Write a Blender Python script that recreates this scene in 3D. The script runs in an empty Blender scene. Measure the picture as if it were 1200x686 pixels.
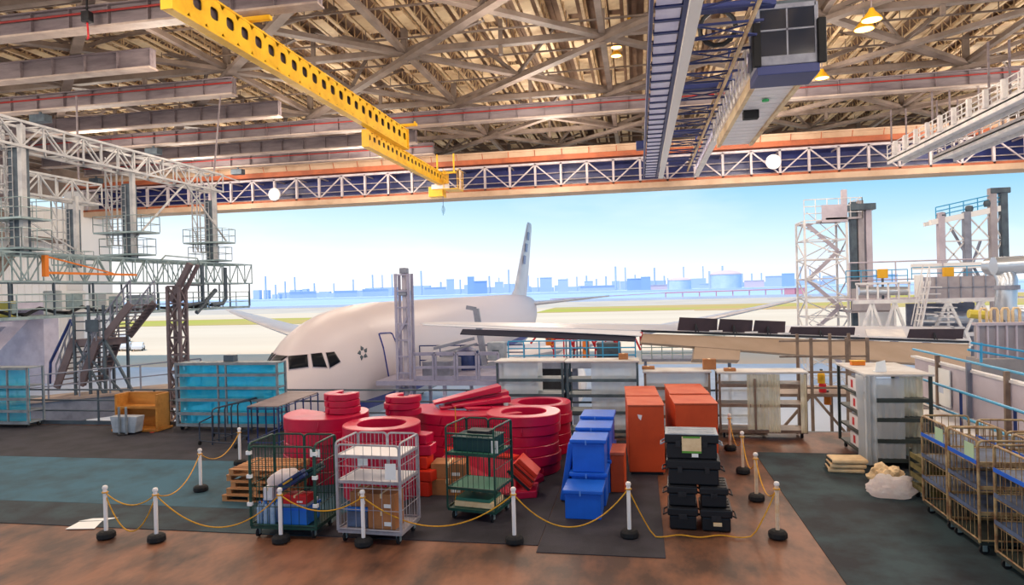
import bpy, bmesh, math, random
from mathutils import Vector, Matrix, noise
from mathutils.bvhtree import BVHTree
random.seed(7)
sc = bpy.context.scene
COL = sc.collection
V = Vector
PI = math.pi
# ------------------------------------------------------------------ camera frame (world: X along the hangar door, Y out of the hangar, Z up)
EYE, FPX, YAW, ROLL = 9.2, 800.0, math.radians(10.5), 0.026
M = 5.1                                    # top of the mezzanine floor
fw = V((-math.sin(YAW), math.cos(YAW), 0)); rt = V((math.cos(YAW), math.sin(YAW), 0)); up = V((0, 0, 1))
CO = V((0, 0, EYE))
def ray(px, py):
    dx, dy = px-600, py-343
    a = dx*math.cos(ROLL)-dy*math.sin(ROLL); b = dx*math.sin(ROLL)+dy*math.cos(ROLL)
    return fw + rt*(a/FPX) - up*((b+3)/FPX)
def F(px, py, z=M):
    d = ray(px, py); return CO + d*((z-EYE)/d.z)
def PY(px, py, Y):
    d = ray(px, py); return CO + d*(Y/d.y)
def PX(px, py, X):
    d = ray(px, py); return CO + d*(X/d.x)
def PZ(px, py, dist):
    return CO + ray(px, py)*dist
cam = bpy.data.cameras.new('camera'); camo = bpy.data.objects.new('camera', cam); COL.objects.link(camo)
cam.sensor_width = 36; cam.lens = 36*FPX/1200; cam.clip_end = 9000; cam.clip_start = .1
f2 = (fw - up*(3/FPX)).normalized(); u2 = rt.cross(f2).normalized()
cx = rt*math.cos(ROLL)-u2*math.sin(ROLL); cy = rt*math.sin(ROLL)+u2*math.cos(ROLL)
mt = Matrix((cx, cy, -f2)).transposed().to_4x4(); mt.translation = CO
camo.matrix_world = mt
sc.camera = camo

# ------------------------------------------------------------------ materials
def lin(h):
    h = h.lstrip('#'); c = [int(h[i:i+2], 16)/255 for i in (0, 2, 4)]
    return tuple(((x/12.92) if x <= .04045 else ((x+.055)/1.055)**2.4) for x in c)+(1,)
MATS = {}
def mat(name, col, rough=.6, metal=0, col2=None, scale=3, lo=.4, hi=.65, bump=0, bscale=40, stretch=None, spec=.4, trans=0):
    if name in MATS: return MATS[name]
    m = bpy.data.materials.new(name); m.use_nodes = True; MATS[name] = m
    nt = m.node_tree; b = nt.nodes['Principled BSDF']; L = nt.links.new
    b.inputs['Base Color'].default_value = lin(col); b.inputs['Roughness'].default_value = rough; b.inputs['Metallic'].default_value = metal
    b.inputs['Specular IOR Level'].default_value = spec
    if trans: b.inputs['Transmission Weight'].default_value = trans
    tc = nt.nodes.new('ShaderNodeTexCoord'); src = tc.outputs['Object']
    if stretch:
        mp = nt.nodes.new('ShaderNodeMapping'); mp.inputs['Scale'].default_value = stretch; L(src, mp.inputs[0]); src = mp.outputs[0]
    if col2:
        n = nt.nodes.new('ShaderNodeTexNoise'); n.inputs['Scale'].default_value = scale; n.inputs['Detail'].default_value = 5; n.inputs['Roughness'].default_value = .62
        L(src, n.inputs['Vector'])
        r = nt.nodes.new('ShaderNodeValToRGB'); r.color_ramp.elements[0].position = lo; r.color_ramp.elements[1].position = hi
        r.color_ramp.elements[0].color = lin(col); r.color_ramp.elements[1].color = lin(col2)
        L(n.outputs['Fac'], r.inputs[0]); L(r.outputs[0], b.inputs['Base Color'])
    if bump:
        n2 = nt.nodes.new('ShaderNodeTexNoise'); n2.inputs['Scale'].default_value = bscale; n2.inputs['Detail'].default_value = 3; L(src, n2.inputs['Vector'])
        bp = nt.nodes.new('ShaderNodeBump'); bp.inputs['Strength'].default_value = bump; bp.inputs['Distance'].default_value = .02
        L(n2.outputs['Fac'], bp.inputs['Height']); L(bp.outputs[0], b.inputs['Normal'])
    return m
def emis(name, col, s):
    m = mat(name, col); b = m.node_tree.nodes['Principled BSDF']
    b.inputs['Emission Color'].default_value = lin(col); b.inputs['Emission Strength'].default_value = s; return m
def film(name, col, amt, rough=.25, tint=None):
    """thin translucent plastic sheet: diffuse + translucent + clear"""
    m = bpy.data.materials.new(name); m.use_nodes = True; MATS[name] = m; nt = m.node_tree; L = nt.links.new
    nt.nodes.remove(nt.nodes['Principled BSDF']); out = nt.nodes['Material Output']
    d = nt.nodes.new('ShaderNodeBsdfDiffuse'); t = nt.nodes.new('ShaderNodeBsdfTranslucent'); tr = nt.nodes.new('ShaderNodeBsdfTransparent')
    tc = nt.nodes.new('ShaderNodeTexCoord'); n = nt.nodes.new('ShaderNodeTexNoise'); n.inputs['Scale'].default_value = 2.5; L(tc.outputs['Object'], n.inputs['Vector'])
    if tint: tr.inputs[0].default_value = lin(tint)
    r = nt.nodes.new('ShaderNodeValToRGB'); c = lin(col); r.color_ramp.elements[0].color = c; r.color_ramp.elements[1].color = tuple(min(1, x*1.0+.08) for x in c[:3])+(1,)
    r.color_ramp.elements[0].position = .4; r.color_ramp.elements[1].position = .6
    L(n.outputs['Fac'], r.inputs[0]); L(r.outputs[0], d.inputs[0]); L(r.outputs[0], t.inputs[0])
    a = nt.nodes.new('ShaderNodeMixShader'); a.inputs[0].default_value = .6; L(d.outputs[0], a.inputs[1]); L(t.outputs[0], a.inputs[2])
    b = nt.nodes.new('ShaderNodeMixShader'); b.inputs[0].default_value = amt; L(tr.outputs[0], b.inputs[1]); L(a.outputs[0], b.inputs[2]); L(b.outputs[0], out.inputs[0])
    return m

# ------------------------------------------------------------------ mesh builder
class MB:
    def __init__(s): s.v = []; s.f = []; s.m = []; s.mi = 0
    def add(s, vs, fs):
        o = len(s.v); s.v.extend(V(p) for p in vs); s.f.extend(tuple(i+o for i in f) for f in fs); s.m.extend([s.mi]*len(fs)); return s
    def box(s, x0, x1, y0, y1, z0, z1):
        return s.add([(x0,y0,z0),(x1,y0,z0),(x1,y1,z0),(x0,y1,z0),(x0,y0,z1),(x1,y0,z1),(x1,y1,z1),(x0,y1,z1)],
              [(3,2,1,0),(4,5,6,7),(0,1,5,4),(1,2,6,5),(2,3,7,6),(3,0,4,7)])
    def bar(s, p, q, w, h=None, u=None):
        p, q = V(p), V(q); h = h or w; d = (q-p)
        if d.length < 1e-6: return s
        d.normalize(); u = V(u) if u else V((0,0,1))
        if abs(d.dot(u)) > .98: u = V((0,1,0))
        x = d.cross(u).normalized(); y = x.cross(d).normalized()
        c = [x*(-w/2)+y*(-h/2), x*(w/2)+y*(-h/2), x*(w/2)+y*(h/2), x*(-w/2)+y*(h/2)]
        return s.add([p+k for k in c]+[q+k for k in c], [(3,2,1,0),(4,5,6,7),(0,1,5,4),(1,2,6,5),(2,3,7,6),(3,0,4,7)])
    def tube(s, p, q, r, n=6, r2=None):
        return s.path([p, q], r, n, r2=r2)
    def path(s, pts, r, n=6, closed=False, r2=None):
        pts = [V(p) for p in pts]; N = len(pts); rings = []; x = None
        for i, p in enumerate(pts):
            a = pts[i-1] if (i > 0 or closed) else p; b = pts[(i+1) % N] if (i < N-1 or closed) else p
            d = (b-a)
            d = d.normalized() if d.length > 1e-9 else V((0,0,1))
            if x is None:
                t = V((0,0,1)) if abs(d.z) < .9 else V((1,0,0)); x = d.cross(t).normalized()
            else:
                x = (x-d*x.dot(d)); x = x.normalized() if x.length > 1e-6 else d.orthogonal().normalized()
            y = d.cross(x); rr = r if r2 is None else r+(r2-r)*i/max(1, N-1)
            rings.append([p+x*rr*math.cos(2*PI*k/n)+y*rr*math.sin(2*PI*k/n) for k in range(n)])
        vs = [v for R in rings for v in R]; fs = []
        for i in range(N if closed else N-1):
            j = (i+1) % N
            for k in range(n): fs.append((i*n+k, i*n+(k+1) % n, j*n+(k+1) % n, j*n+k))
        if not closed: fs.append(tuple(range(n))[::-1]); fs.append(tuple((N-1)*n+k for k in range(n)))
        return s.add(vs, fs)
    def prism(s, pts, ex):
        pts = [V(p) for p in pts]; ex = V(ex); n = len(pts)
        return s.add(pts+[p+ex for p in pts], [tuple(range(n))[::-1], tuple(range(n, 2*n))]+[(i, (i+1) % n, n+(i+1) % n, n+i) for i in range(n)])
    def grid(s, rows, cu=False):
        nr, nc = len(rows), len(rows[0]); fs = []
        for i in range(nr-1):
            for j in range(nc if cu else nc-1): fs.append((i*nc+j, i*nc+(j+1) % nc, (i+1)*nc+(j+1) % nc, (i+1)*nc+j))
        return s.add([p for r in rows for p in r], fs)
    def lathe(s, prof, o=(0,0,0), n=16, closed=False):
        o = V(o); rows = [[o+V((r*math.cos(2*PI*k/n), r*math.sin(2*PI*k/n), z)) for k in range(n)] for r, z in prof]
        if closed: rows.append(rows[0])
        s.grid(rows, True)
        if not closed:
            b = len(s.v)-len(rows)*n; s.f.append(tuple(b+k for k in range(n))[::-1]); s.m.append(s.mi)
            s.f.append(tuple(b+(len(rows)-1)*n+k for k in range(n))); s.m.append(s.mi)
        return s
    def build(s, name, m, parent=None, bevel=0, smooth=False, solid=0, ang=35, loc=None):
        me = bpy.data.meshes.new(name); me.from_pydata([tuple(v) for v in s.v], [], s.f)
        for x in (m if isinstance(m, (list, tuple)) else [m]): me.materials.append(MATS[x] if isinstance(x, str) else x)
        if any(s.m): me.polygons.foreach_set('material_index', s.m)
        bm = bmesh.new(); bm.from_mesh(me)
        if solid or bevel: bmesh.ops.remove_doubles(bm, verts=bm.verts, dist=1e-5)
        bmesh.ops.recalc_face_normals(bm, faces=bm.faces); bm.to_mesh(me); bm.free()
        if smooth:
            me.polygons.foreach_set('use_smooth', [True]*len(me.polygons)); me.set_sharp_from_angle(angle=math.radians(ang))
        o = bpy.data.objects.new(name, me); COL.objects.link(o)
        if parent: o.parent = parent
        if loc is not None: o.location = loc
        if solid: md = o.modifiers.new('solid', 'SOLIDIFY'); md.thickness = solid; md.offset = 0
        if bevel: md = o.modifiers.new('bevel', 'BEVEL'); md.width = bevel; md.segments = 2; md.limit_method = 'ANGLE'
        return o
def tag(o, label, cat, group=None, kind=None):
    o['label'] = label
    if cat: o['category'] = cat
    if group: o['group'] = group
    if kind: o['kind'] = kind
    return o
def struct(o, label=None):
    o['kind'] = 'structure'
    if label: o['label'] = label
    return o
def empty(name, loc=(0,0,0), rz=0, label=None, cat=None, group=None):
    o = bpy.data.objects.new(name, None); COL.objects.link(o); o.location = loc; o.rotation_euler = (0, 0, rz); o.empty_display_size = .2
    if label: tag(o, label, cat, group)
    return o
KIDS = {}
def kids(o): return [c for c in COL.objects if c.parent == o]
def dup(root, loc=None, rz=None, label=None, group=None, scale=None, mats=None):
    r = root.copy(); COL.objects.link(r)
    if loc is not None: r.location = loc
    if rz is not None: r.rotation_euler = (0, 0, rz)
    if scale: r.scale = scale
    if label: r['label'] = label
    if group: r['group'] = group
    if root.name not in KIDS: KIDS[root.name] = [(c, kids(c)) for c in kids(root)]
    for c0, gs in KIDS[root.name]:
        c = c0.copy(); COL.objects.link(c); c.parent = r
        for g0 in gs:
            g = g0.copy(); COL.objects.link(g); g.parent = c
    return r
def lerp(a, b, t): return V(a)*(1-t)+V(b)*t
def frame(o, xdir):
    """angle of a horizontal direction"""
    return math.atan2(xdir.y, xdir.x)
def truss(root, p0, p1, side, hgt, n, rc, rl, m, ml=None, faces=(1,1,1,1), zig=True):
    """box truss p0->p1 (bottom chord line), side vector to the other bottom chord, hgt up; chords as parts, web as one lattice part"""
    p0, p1, side, u = V(p0), V(p1), V(side), V(hgt) if not isinstance(hgt, (int, float)) else V((0,0,hgt))
    cs = [V((0,0,0)), side, side+u, u]
    for c in cs:
        b = MB(); b.bar(p0+c, p1+c, rc); b.build('chord', m, root)
    b = MB()
    for i in range(n+1):
        q = lerp(p0, p1, i/n)
        for k in range(4):
            if faces[k]: b.bar(q+cs[k], q+cs[(k+1) % 4], rl)
        if i < n:
            q2 = lerp(p0, p1, (i+1)/n)
            for k in range(4):
                if faces[k]:
                    a, c = (cs[k], cs[(k+1) % 4]) if (i % 2 == 0 or not zig) else (cs[(k+1) % 4], cs[k])
                    b.bar(q+a, q2+c, rl)
    return b.build('lattice', ml or m, root)
def railing(b, pts, h=1.1, r=.025, mid=2, step=1.6, n=5):
    """posts and rails along a polyline"""
    for i in range(len(pts)-1):
        p, q = V(pts[i]), V(pts[i+1]); k = max(1, round((q-p).length/step))
        for j in range(k+1):
            a = lerp(p, q, j/k)
            b.tube(a, a+V((0,0,h)), r, n)
        for l in range(mid+1):
            z = V((0,0,h*(l+1)/(mid+1))); b.tube(p+z, q+z, r, n)
    return b
# ------------------------------------------------------------------ materials list
mat('plywood', '#8a5c44', .5, col2='#48332a', scale=1.5, lo=.36, hi=.64, bump=.15, bscale=9, stretch=(1,.5,1))
mat('mat_dark', '#354a52', .8, col2='#252a33', scale=1.1, lo=.38, hi=.62, bump=.3, bscale=60)
mat('mat_teal', '#346278', .75, col2='#294450', scale=.9, lo=.4, hi=.68, bump=.3, bscale=60)
mat('mat_brownish', '#35343e', .8, col2='#24242c', scale=1.4, lo=.4, hi=.65, bump=.3, bscale=60)
mat('concrete', '#a8a4a4', .8, col2='#8e8a8c', scale=.6)
mat('apron', '#ecd2b4', .9, col2='#dfc2a2', scale=.02, lo=.35, hi=.7, stretch=(.3,1,1))
mat('asphalt', '#cdb8a4', .9, col2='#dcc8b2', scale=.03)
mat('hangar_floor', '#cdd4e0', .45, col2='#b9c2d0', scale=.15)
mat('turf', '#b9b040', .9, col2='#d0a468', scale=.03, lo=.4, hi=.6, stretch=(.25,1,1))
mat('sea', '#b4c8e6', .6, col2='#c4d4ec', scale=.01, stretch=(.2,1,1))
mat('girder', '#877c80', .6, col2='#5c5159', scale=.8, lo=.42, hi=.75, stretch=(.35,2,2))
mat('girder_light', '#b9a79c', .6, col2='#94827c', scale=.6, lo=.4, hi=.7)
mat('joist', '#ead2aa', .6, col2='#b8946e', scale=.5, lo=.42, hi=.68)
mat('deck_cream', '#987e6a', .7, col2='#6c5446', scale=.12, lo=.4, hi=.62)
mat('brace', '#80726a', .6, col2='#655850', scale=.5)
mat('red_pipe', '#9c2a26', .5)
mat('orange_rail', '#b4623f', .55, col2='#955036', scale=.6)
mat('header_white', '#c8bec2', .5, col2='#aaa0a6', scale=1)
mat('gantry_grey', '#bdbcbc', .5, col2='#a2a2a6', scale=1.5)
mat('header_beige', '#cdb096', .6, col2='#b7977c', scale=.3)
mat('header_blue', '#202a60', .35, col2='#2c3678', scale=.3)
mat('white_steel', '#e9e6e4', .45, col2='#cfccd0', scale=1.2)
mat('yellow_crane', '#f2bd2c', .4, col2='#d9a21f', scale=.7, lo=.45, hi=.7)
mat('lavender', '#dddcf4', .45, col2='#c4c4e6', scale=.8)
mat('navy', '#27336b', .5)
mat('black', '#1c1d22', .5, col2='#26282e', scale=4)
mat('glass_dark', '#1b2536', .12, spec=.6)
mat('cockpit_glass', '#0c111a', .4, spec=.12)
mat('galv', '#9fb0b0', .45, metal=.3, col2='#7f9194', scale=1.5)
mat('galv_dark', '#55626c', .5, metal=.2, col2='#424c58', scale=1.5)
mat('steel_grey', '#8f93a2', .5, col2='#747786', scale=1.2)
mat('steel_purple', '#a6a2b8', .5, col2='#8b88a0', scale=1.0)
mat('brown_steel', '#6e6064', .55, col2='#584c52', scale=1.5)
mat('fus_white', '#e6e0de', .22, spec=.5)
mat('wing_grey', '#cfcfd6', .35, col2='#bfc0ca', scale=.3)
mat('wing_beige', '#b09884', .45, col2='#a08872', scale=.25, stretch=(.4,2,2))
mat('spoiler_dark', '#44353c', .6, col2='#382c34', scale=.7)
mat('ana_blue', '#1c2f86', .3)
mat('cyan_rail', '#3fa0cf', .4)
mat('crimson', '#c40e40', .33, col2='#a80a36', scale=1.1, lo=.4, hi=.7, bump=.18, bscale=7, spec=.5)
mat('red_orange', '#d83018', .45, col2='#b8240f', scale=1.5, spec=.5)
mat('blue_foam', '#1664d8', .45, col2='#1256c0', scale=1.2, lo=.4, hi=.7, bump=.12, bscale=8)
mat('orange_box', '#cc4c1e', .55, col2='#b64018', scale=.9, lo=.45, hi=.7)
mat('orange_top', '#cf6a4c', .6, col2='#c2563a', scale=2)
mat('case_black', '#15171d', .45, bump=.1, bscale=50)
mat('case_grey', '#aab2bc', .5, col2='#8e98a4', scale=3)
mat('cage_white', '#aeabb2', .4, metal=.2, col2='#94929a', scale=5)
mat('shelf_white', '#e4e2e6', .5)
mat('cage_green', '#1d4a40', .4, col2='#163a33', scale=5)
mat('green_board', '#3f7f6a', .6)
mat('bin_green', '#123a3e', .5)
mat('cage_rust', '#b09a72', .5, metal=.2, col2='#7c5a40', scale=4, lo=.42, hi=.6)
mat('shelf_bluegrey', '#56688a', .5, col2='#3c4250', scale=2.5)
mat('rack_green', '#56686c', .5, col2='#434f56', scale=2)
mat('rack_grey', '#8a9298', .5, col2='#6c747e', scale=2)
mat('rack_brown', '#8d7868', .5, col2='#6f5c50', scale=2)
mat('rack_dark', '#3c4440', .5, col2='#2c3230', scale=2)
mat('topboard', '#cfcfd0', .6, col2='#b6b0ac', scale=1.2)
mat('pallet_wood', '#c08a5c', .7, col2='#94643e', scale=2.2, lo=.4, hi=.65, stretch=(.4,3,3))
mat('crate_wood', '#c98a3c', .65, col2='#a86c2a', scale=1.6, stretch=(.6,2,2))
mat('cardboard', '#b0764a', .75, col2='#9a643c', scale=2)
mat('paper', '#eef0f0', .7)
mat('tube_blue', '#2c3f7a', .4, col2='#22305c', scale=4)
mat('tube_black', '#2c3444', .45)
mat('tabletop', '#8e7f80', .55, col2='#77696c', scale=2)
mat('post_white', '#eeeaea', .45)
mat('post_worn', '#d8b48c', .5, col2='#e4d8cc', scale=3)
mat('rubber', '#17181c', .75, bump=.2, bscale=30)
mat('rope_yellow', '#d8a024', .6, col2='#c08a18', scale=20)
mat('foam_beige', '#ecd2a8', .7, col2='#dcbc90', scale=4)
mat('label_green', '#5c9a3a', .5)
mat('blue_bright', '#1f6fd0', .5)
mat('red_plain', '#c8232c', .5)
mat('yellow_plain', '#e0a820', .5)
mat('orange_plain', '#e07a1c', .5)
mat('haze_blue', '#c6d2e8', .9)  # haze tints: aerial haze painted into the pale colours of the far shore
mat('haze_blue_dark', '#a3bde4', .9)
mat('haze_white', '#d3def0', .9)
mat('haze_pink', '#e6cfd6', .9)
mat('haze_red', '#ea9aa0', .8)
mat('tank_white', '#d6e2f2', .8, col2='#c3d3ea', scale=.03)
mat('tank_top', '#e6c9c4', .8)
mat('car_white', '#e8eaf0', .3); mat('car_blue', '#5d86b8', .3); mat('car_grey', '#8c9098', .3)
mat('duct', '#c2c8d0', .28, metal=.7)
mat('panel_grey', '#aaa3a8', .65, col2='#958e94', scale=.8)
mat('panel_lilac', '#c3bac4', .6, col2='#b0a6b2', scale=.7)
mat('wall_white', '#eceae8', .7)
mat('pipe_yellow', '#d0c050', .5)
film('blue_sheet', '#40d8ff', .55, tint='#a4eaff')
film('milky_sheet', '#f6fbff', .66, tint='#eaf6ff')
film('yellow_sheet', '#f6f0d6', .85)
film('bag_film', '#faf2f2', .92)
film('blue_tint', '#a8d4f0', .7)
emis('lamp_glow', '#ffd070', 6)
emis('lamp_white', '#d8f4ff', 4)
emis('tube_glow', '#ffc050', 5)

# ------------------------------------------------------------------ sky and light
w = bpy.data.worlds.new('sky'); sc.world = w; w.use_nodes = True
nt = w.node_tree; L = nt.links.new; bg = nt.nodes['Background']
tc = nt.nodes.new('ShaderNodeTexCoord'); sp = nt.nodes.new('ShaderNodeSeparateXYZ'); L(tc.outputs['Generated'], sp.inputs[0])
# elevation plus a little azimuth (bluer away from the sun's side, to the right)
m1 = nt.nodes.new('ShaderNodeMath'); m1.operation = 'MULTIPLY_ADD'; L(sp.outputs['X'], m1.inputs[0]); m1.inputs[1].default_value = .06; L(sp.outputs['Z'], m1.inputs[2])
rp = nt.nodes.new('ShaderNodeValToRGB'); L(m1.outputs[0], rp.inputs[0])
els = rp.color_ramp.elements
els[0].position = .0; els[0].color = lin('#fdfbfb'); els[1].position = .32; els[1].color = lin('#7db4e6')
for p, c in ((.03, '#e8eef8'), (.08, '#c8e4f4'), (.15, '#90c8ec')):
    e = els.new(p); e.color = lin(c)
nz = nt.nodes.new('ShaderNodeTexNoise'); nz.inputs['Scale'].default_value = 3; nz.inputs['Detail'].default_value = 6
mp = nt.nodes.new('ShaderNodeMapping'); mp.inputs['Scale'].default_value = (1,1,4); L(tc.outputs['Generated'], mp.inputs[0]); L(mp.outputs[0], nz.inputs['Vector'])
cr = nt.nodes.new('ShaderNodeValToRGB'); cr.color_ramp.elements[0].position = .52; cr.color_ramp.elements[1].position = .8; L(nz.outputs['Fac'], cr.inputs[0])
mx = nt.nodes.new('ShaderNodeMix'); mx.data_type = 'RGBA'; sc_ = nt.nodes.new('ShaderNodeMath'); sc_.operation = 'MULTIPLY'; sc_.inputs[1].default_value = .35
L(cr.outputs[0], sc_.inputs[0]); L(sc_.outputs[0], mx.inputs[0]); L(rp.outputs[0], mx.inputs[6]); mx.inputs[7].default_value = (1,1,1,1); L(mx.outputs[2], bg.inputs[0])
bg.inputs[1].default_value = 1.0
def light(name, typ, loc, energy, col, size=1, rot=None):
    l = bpy.data.lights.new(name, typ); l.energy = energy; l.color = col
    o = bpy.data.objects.new(name, l); COL.objects.link(o); o.location = loc
    if typ == 'SUN': l.angle = math.radians(1)
    elif typ == 'AREA': l.size = size
    else: l.shadow_soft_size = size
    if rot: o.rotation_euler = rot
    return o
SUN = light('sun', 'SUN', (0, -50, 90), 2.5, (1, .93, .84)); SUN.rotation_euler = V((.2, .3, -.93)).to_track_quat('-Z', 'Y').to_euler()
EL = 1700
for X in (-48, -28, -8, 12, 32):
    for Y in (6, 22, 38, 54, 68):
        light('roof_fill_light', 'POINT', (X, Y, 22.5), EL*(1.5 if Y < 30 else 1.1 if Y < 60 else 1.7), (1, .85, .70), 2.2)  # soft fill points added under the roof, apart from the lamp fixtures
sc.view_settings.view_transform = 'Standard'; sc.view_settings.look = 'None'; sc.view_settings.gamma = 1; sc.view_settings.exposure = 0.35
sc.cycles.max_bounces = 6; sc.cycles.transparent_max_bounces = 12; sc.cycles.sample_clamp_indirect = 6

# ------------------------------------------------------------------ ground, floors
struct(MB().box(-700, 900, 82, 330, -.5, 0).build('apron', 'apron'), 'sunlit pale concrete apron outside the hangar door')
struct(MB().box(-90, 70, -10, 82, -.5, .0).build('hangar_floor', 'hangar_floor'), 'grey hangar floor below the mezzanine')
struct(MB().box(-700, 900, 330, 470, -.6, -.05).build('taxiway', 'asphalt'), 'pale taxiway beyond the apron')
struct(MB().box(-4000, 5000, 470, 3200, -2, -1.5).build('bay_water', 'sea'), 'blue water of the bay')
def strip(name, pts, label, m='turf', z=.03, h=.05):
    b = MB(); b.prism([(x, y, z) for x, y in pts], (0,0,h)); o = b.build(name, m); tag(o, label, None, None, 'stuff'); return o
strip('grass', [(-320,205),(-60,205),(-60,255),(-320,262)], 'yellow green grass strip beyond the parked cars', h=.06)
strip('grass', [(20,255),(420,235),(420,300),(20,330)], 'yellow grass field beyond the far wing', h=.06)
strip('grass', [(120,330),(600,330),(600,440),(120,440)], 'dry grass field close to the water', h=.06)
strip('grass', [(-40,262),(20,262),(20,330),(-40,330)], 'short grass strip behind the tail fin', h=.06)
EDGE = 19.85
b = MB(); b.box(-45, 9, -4, EDGE, M-.5, M-.012); struct(b.build('floor', 'plywood'), 'brown plywood mezzanine floor')
b = MB(); b.box(-45, 9, EDGE, EDGE+.25, M-1.1, M-.03); struct(b.build('trim_1', 'galv_dark', bevel=.02), 'steel edge beam of the mezzanine')
def floor_mat(pix, label, m, h=.012):
    b = MB(); b.prism([(p.x, p.y, M-.012) for p in (F(*q) for q in pix)], (0,0,h)); o = b.build('floor_mat', m); tag(o, label, 'mat'); return o
xs = F(632, 636)   # seam between the mats
xL = -30
def fm(pts, label, m, h=.012):
    b = MB(); b.prism([(x, y, M-.012) for x, y in pts], (0,0,h)); o = b.build('floor_mat', m); tag(o, label, 'mat'); return o
yf = F(300, 626).y; ym = F(100, 537).y; ym2 = F(100, 590).y; sx = xs.x
xc0 = F(372, 626).x
fm([(xL, ym2), (xc0, ym2), (xc0, ym), (xL, ym)], 'blue grey rubber floor mat under the far roped bay', 'mat_teal')
fm([(xL, yf), (xc0, yf), (xc0, ym2-.01), (xL, ym2-.01)], 'dark grey rubber floor mat with white sheets lying on it', 'mat_dark')
fm([(xL, ym+.01), (xc0, ym+.01), (xc0, EDGE-.3), (xL, EDGE-.3)], 'brown grey rubber floor mat along the handrail by the wooden crate', 'mat_brownish')
fm([(xc0+.01, F(500, 634).y), (sx, F(500, 634).y), (sx, EDGE-1.4), (xc0+.01, EDGE-1.4)], 'dark rubber floor mat under the red pads and roll cages', 'mat_brownish')
x2 = F(779, 640).x
fm([(sx+.012, F(700, 651).y), (x2, F(700, 651).y), (x2, EDGE-1.4), (sx+.012, EDGE-1.4)], 'dark rubber floor mat under the blue boxes and orange cabinets', 'mat_brownish')
x3 = F(905, 560).x; y3 = F(930, 531).y
fm([(x3, 6.5), (6.6, 6.5), (6.6, y3), (x3, y3)], 'dark slate rubber floor mat in front of the rusty roll cages', 'mat_dark')

# ------------------------------------------------------------------ roof
ZG = EYE+15.2
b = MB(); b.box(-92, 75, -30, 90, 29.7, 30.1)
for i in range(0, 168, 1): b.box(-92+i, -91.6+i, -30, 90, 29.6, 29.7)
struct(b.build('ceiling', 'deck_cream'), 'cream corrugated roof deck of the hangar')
# joists running out towards the door: one open web joist each
jb = MB(); jb.bar((0,12,28.1), (0,89.5,28.1), .2, .14); jb.bar((0,12,29.4), (0,89.5,29.4), .22, .16)
for i in range(51):
    y = 12+i*1.5
    jb.bar((0,y,28.1), (0,y,29.4), .07); jb.bar((0,y,28.1), (0,y+1.5,29.4), .06)
j0 = jb.build('ceiling_joist', 'joist'); struct(j0, 'cream open web roof joist running towards the door')
for i in range(1, 84):
    j = j0.copy(); COL.objects.link(j); j.location.x = -70+i*1.42
j0.location.x = -70
# rows of pale boards under the deck
pb = MB()
for i in range(18): pb.box(-.36, .36, 14+i*4.2, 17.2+i*4.2, 27.9, 27.96)
p0_ = pb.build('ceiling_panel', 'joist'); struct(p0_, 'row of pale boards between the roof joists')
for i in range(41):
    j = p0_.copy() if i else p0_
    if i: COL.objects.link(j)
    j.location.x = -69.29+i*2.84
# cross rods under the joists
cb = MB(); cb.bar((-72,0,0), (48,0,0), .1, .12)
for i in range(60): cb.bar((-72+i*2.05,0,0), (-72+i*2.05,0,.8), .05)
c0 = cb.build('ceiling_purlin', 'brace'); struct(c0, 'thin cross purlin with short hangers under the roof joists')
for i in range(16):
    j = c0.copy() if i else c0
    if i: COL.objects.link(j)
    j.location = (0, 15+i*5.2, 27.2)
# main lattice of broad members: chords, plan diagonals, webs, one object for each panel line
NX = [-72+i*14 for i in range(9)]; NY = [20, 33.5, 46.7, 60, 73.5, 87]
def member(b, p, q, w=.5, h=.42): b.bar(p, q, w, h)
ZB, ZT = 26.4, 28.6
for j, y in enumerate(NY):
    b = MB(); member(b, (NX[0], y, ZB), (NX[-1], y, ZB), .55, .4)
    for i, x in enumerate(NX):
        member(b, (x, y, ZG+1.2), (x, y, ZT), .42, .42)
        if i < len(NX)-1:
            member(b, (x, y, ZB), (x+7, y, ZT), .34, .3); member(b, (x+7, y, ZT), (NX[i+1], y, ZB), .34, .3)
            member(b, (x+7, y, ZG+1.2), (x+7, y, ZT), .26, .26)
    struct(b.build('ceiling_truss', 'brace'), 'deep roof truss spanning across the hangar')
for i in range(len(NX)-1):
    for j in range(len(NY)-1):
        b = MB(); x0, x1, y0, y1 = NX[i], NX[i+1], NY[j], NY[j+1]; s = -.15
        member(b, (x0, y0, ZB+s), (x1, y1, ZB+s), .6, .3); member(b, (x1, y0, ZB-.35+s), (x0, y1, ZB-.35+s), .6, .3)
        member(b, (x0, y0, ZB), (x0, y1, ZB), .4, .36)
        xm, ym_ = (x0+x1)/2, (y0+y1)/2
        for (xx, yy) in ((x0,y0), (x1,y0), (x0,y1), (x1,y1)): member(b, (xm, ym_, ZB+s), ((xm+xx)/2, (ym_+yy)/2, ZT), .22, .22)
        struct(b.build('ceiling_brace', 'brace'), 'crossed roof bracing between two trusses')
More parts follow.
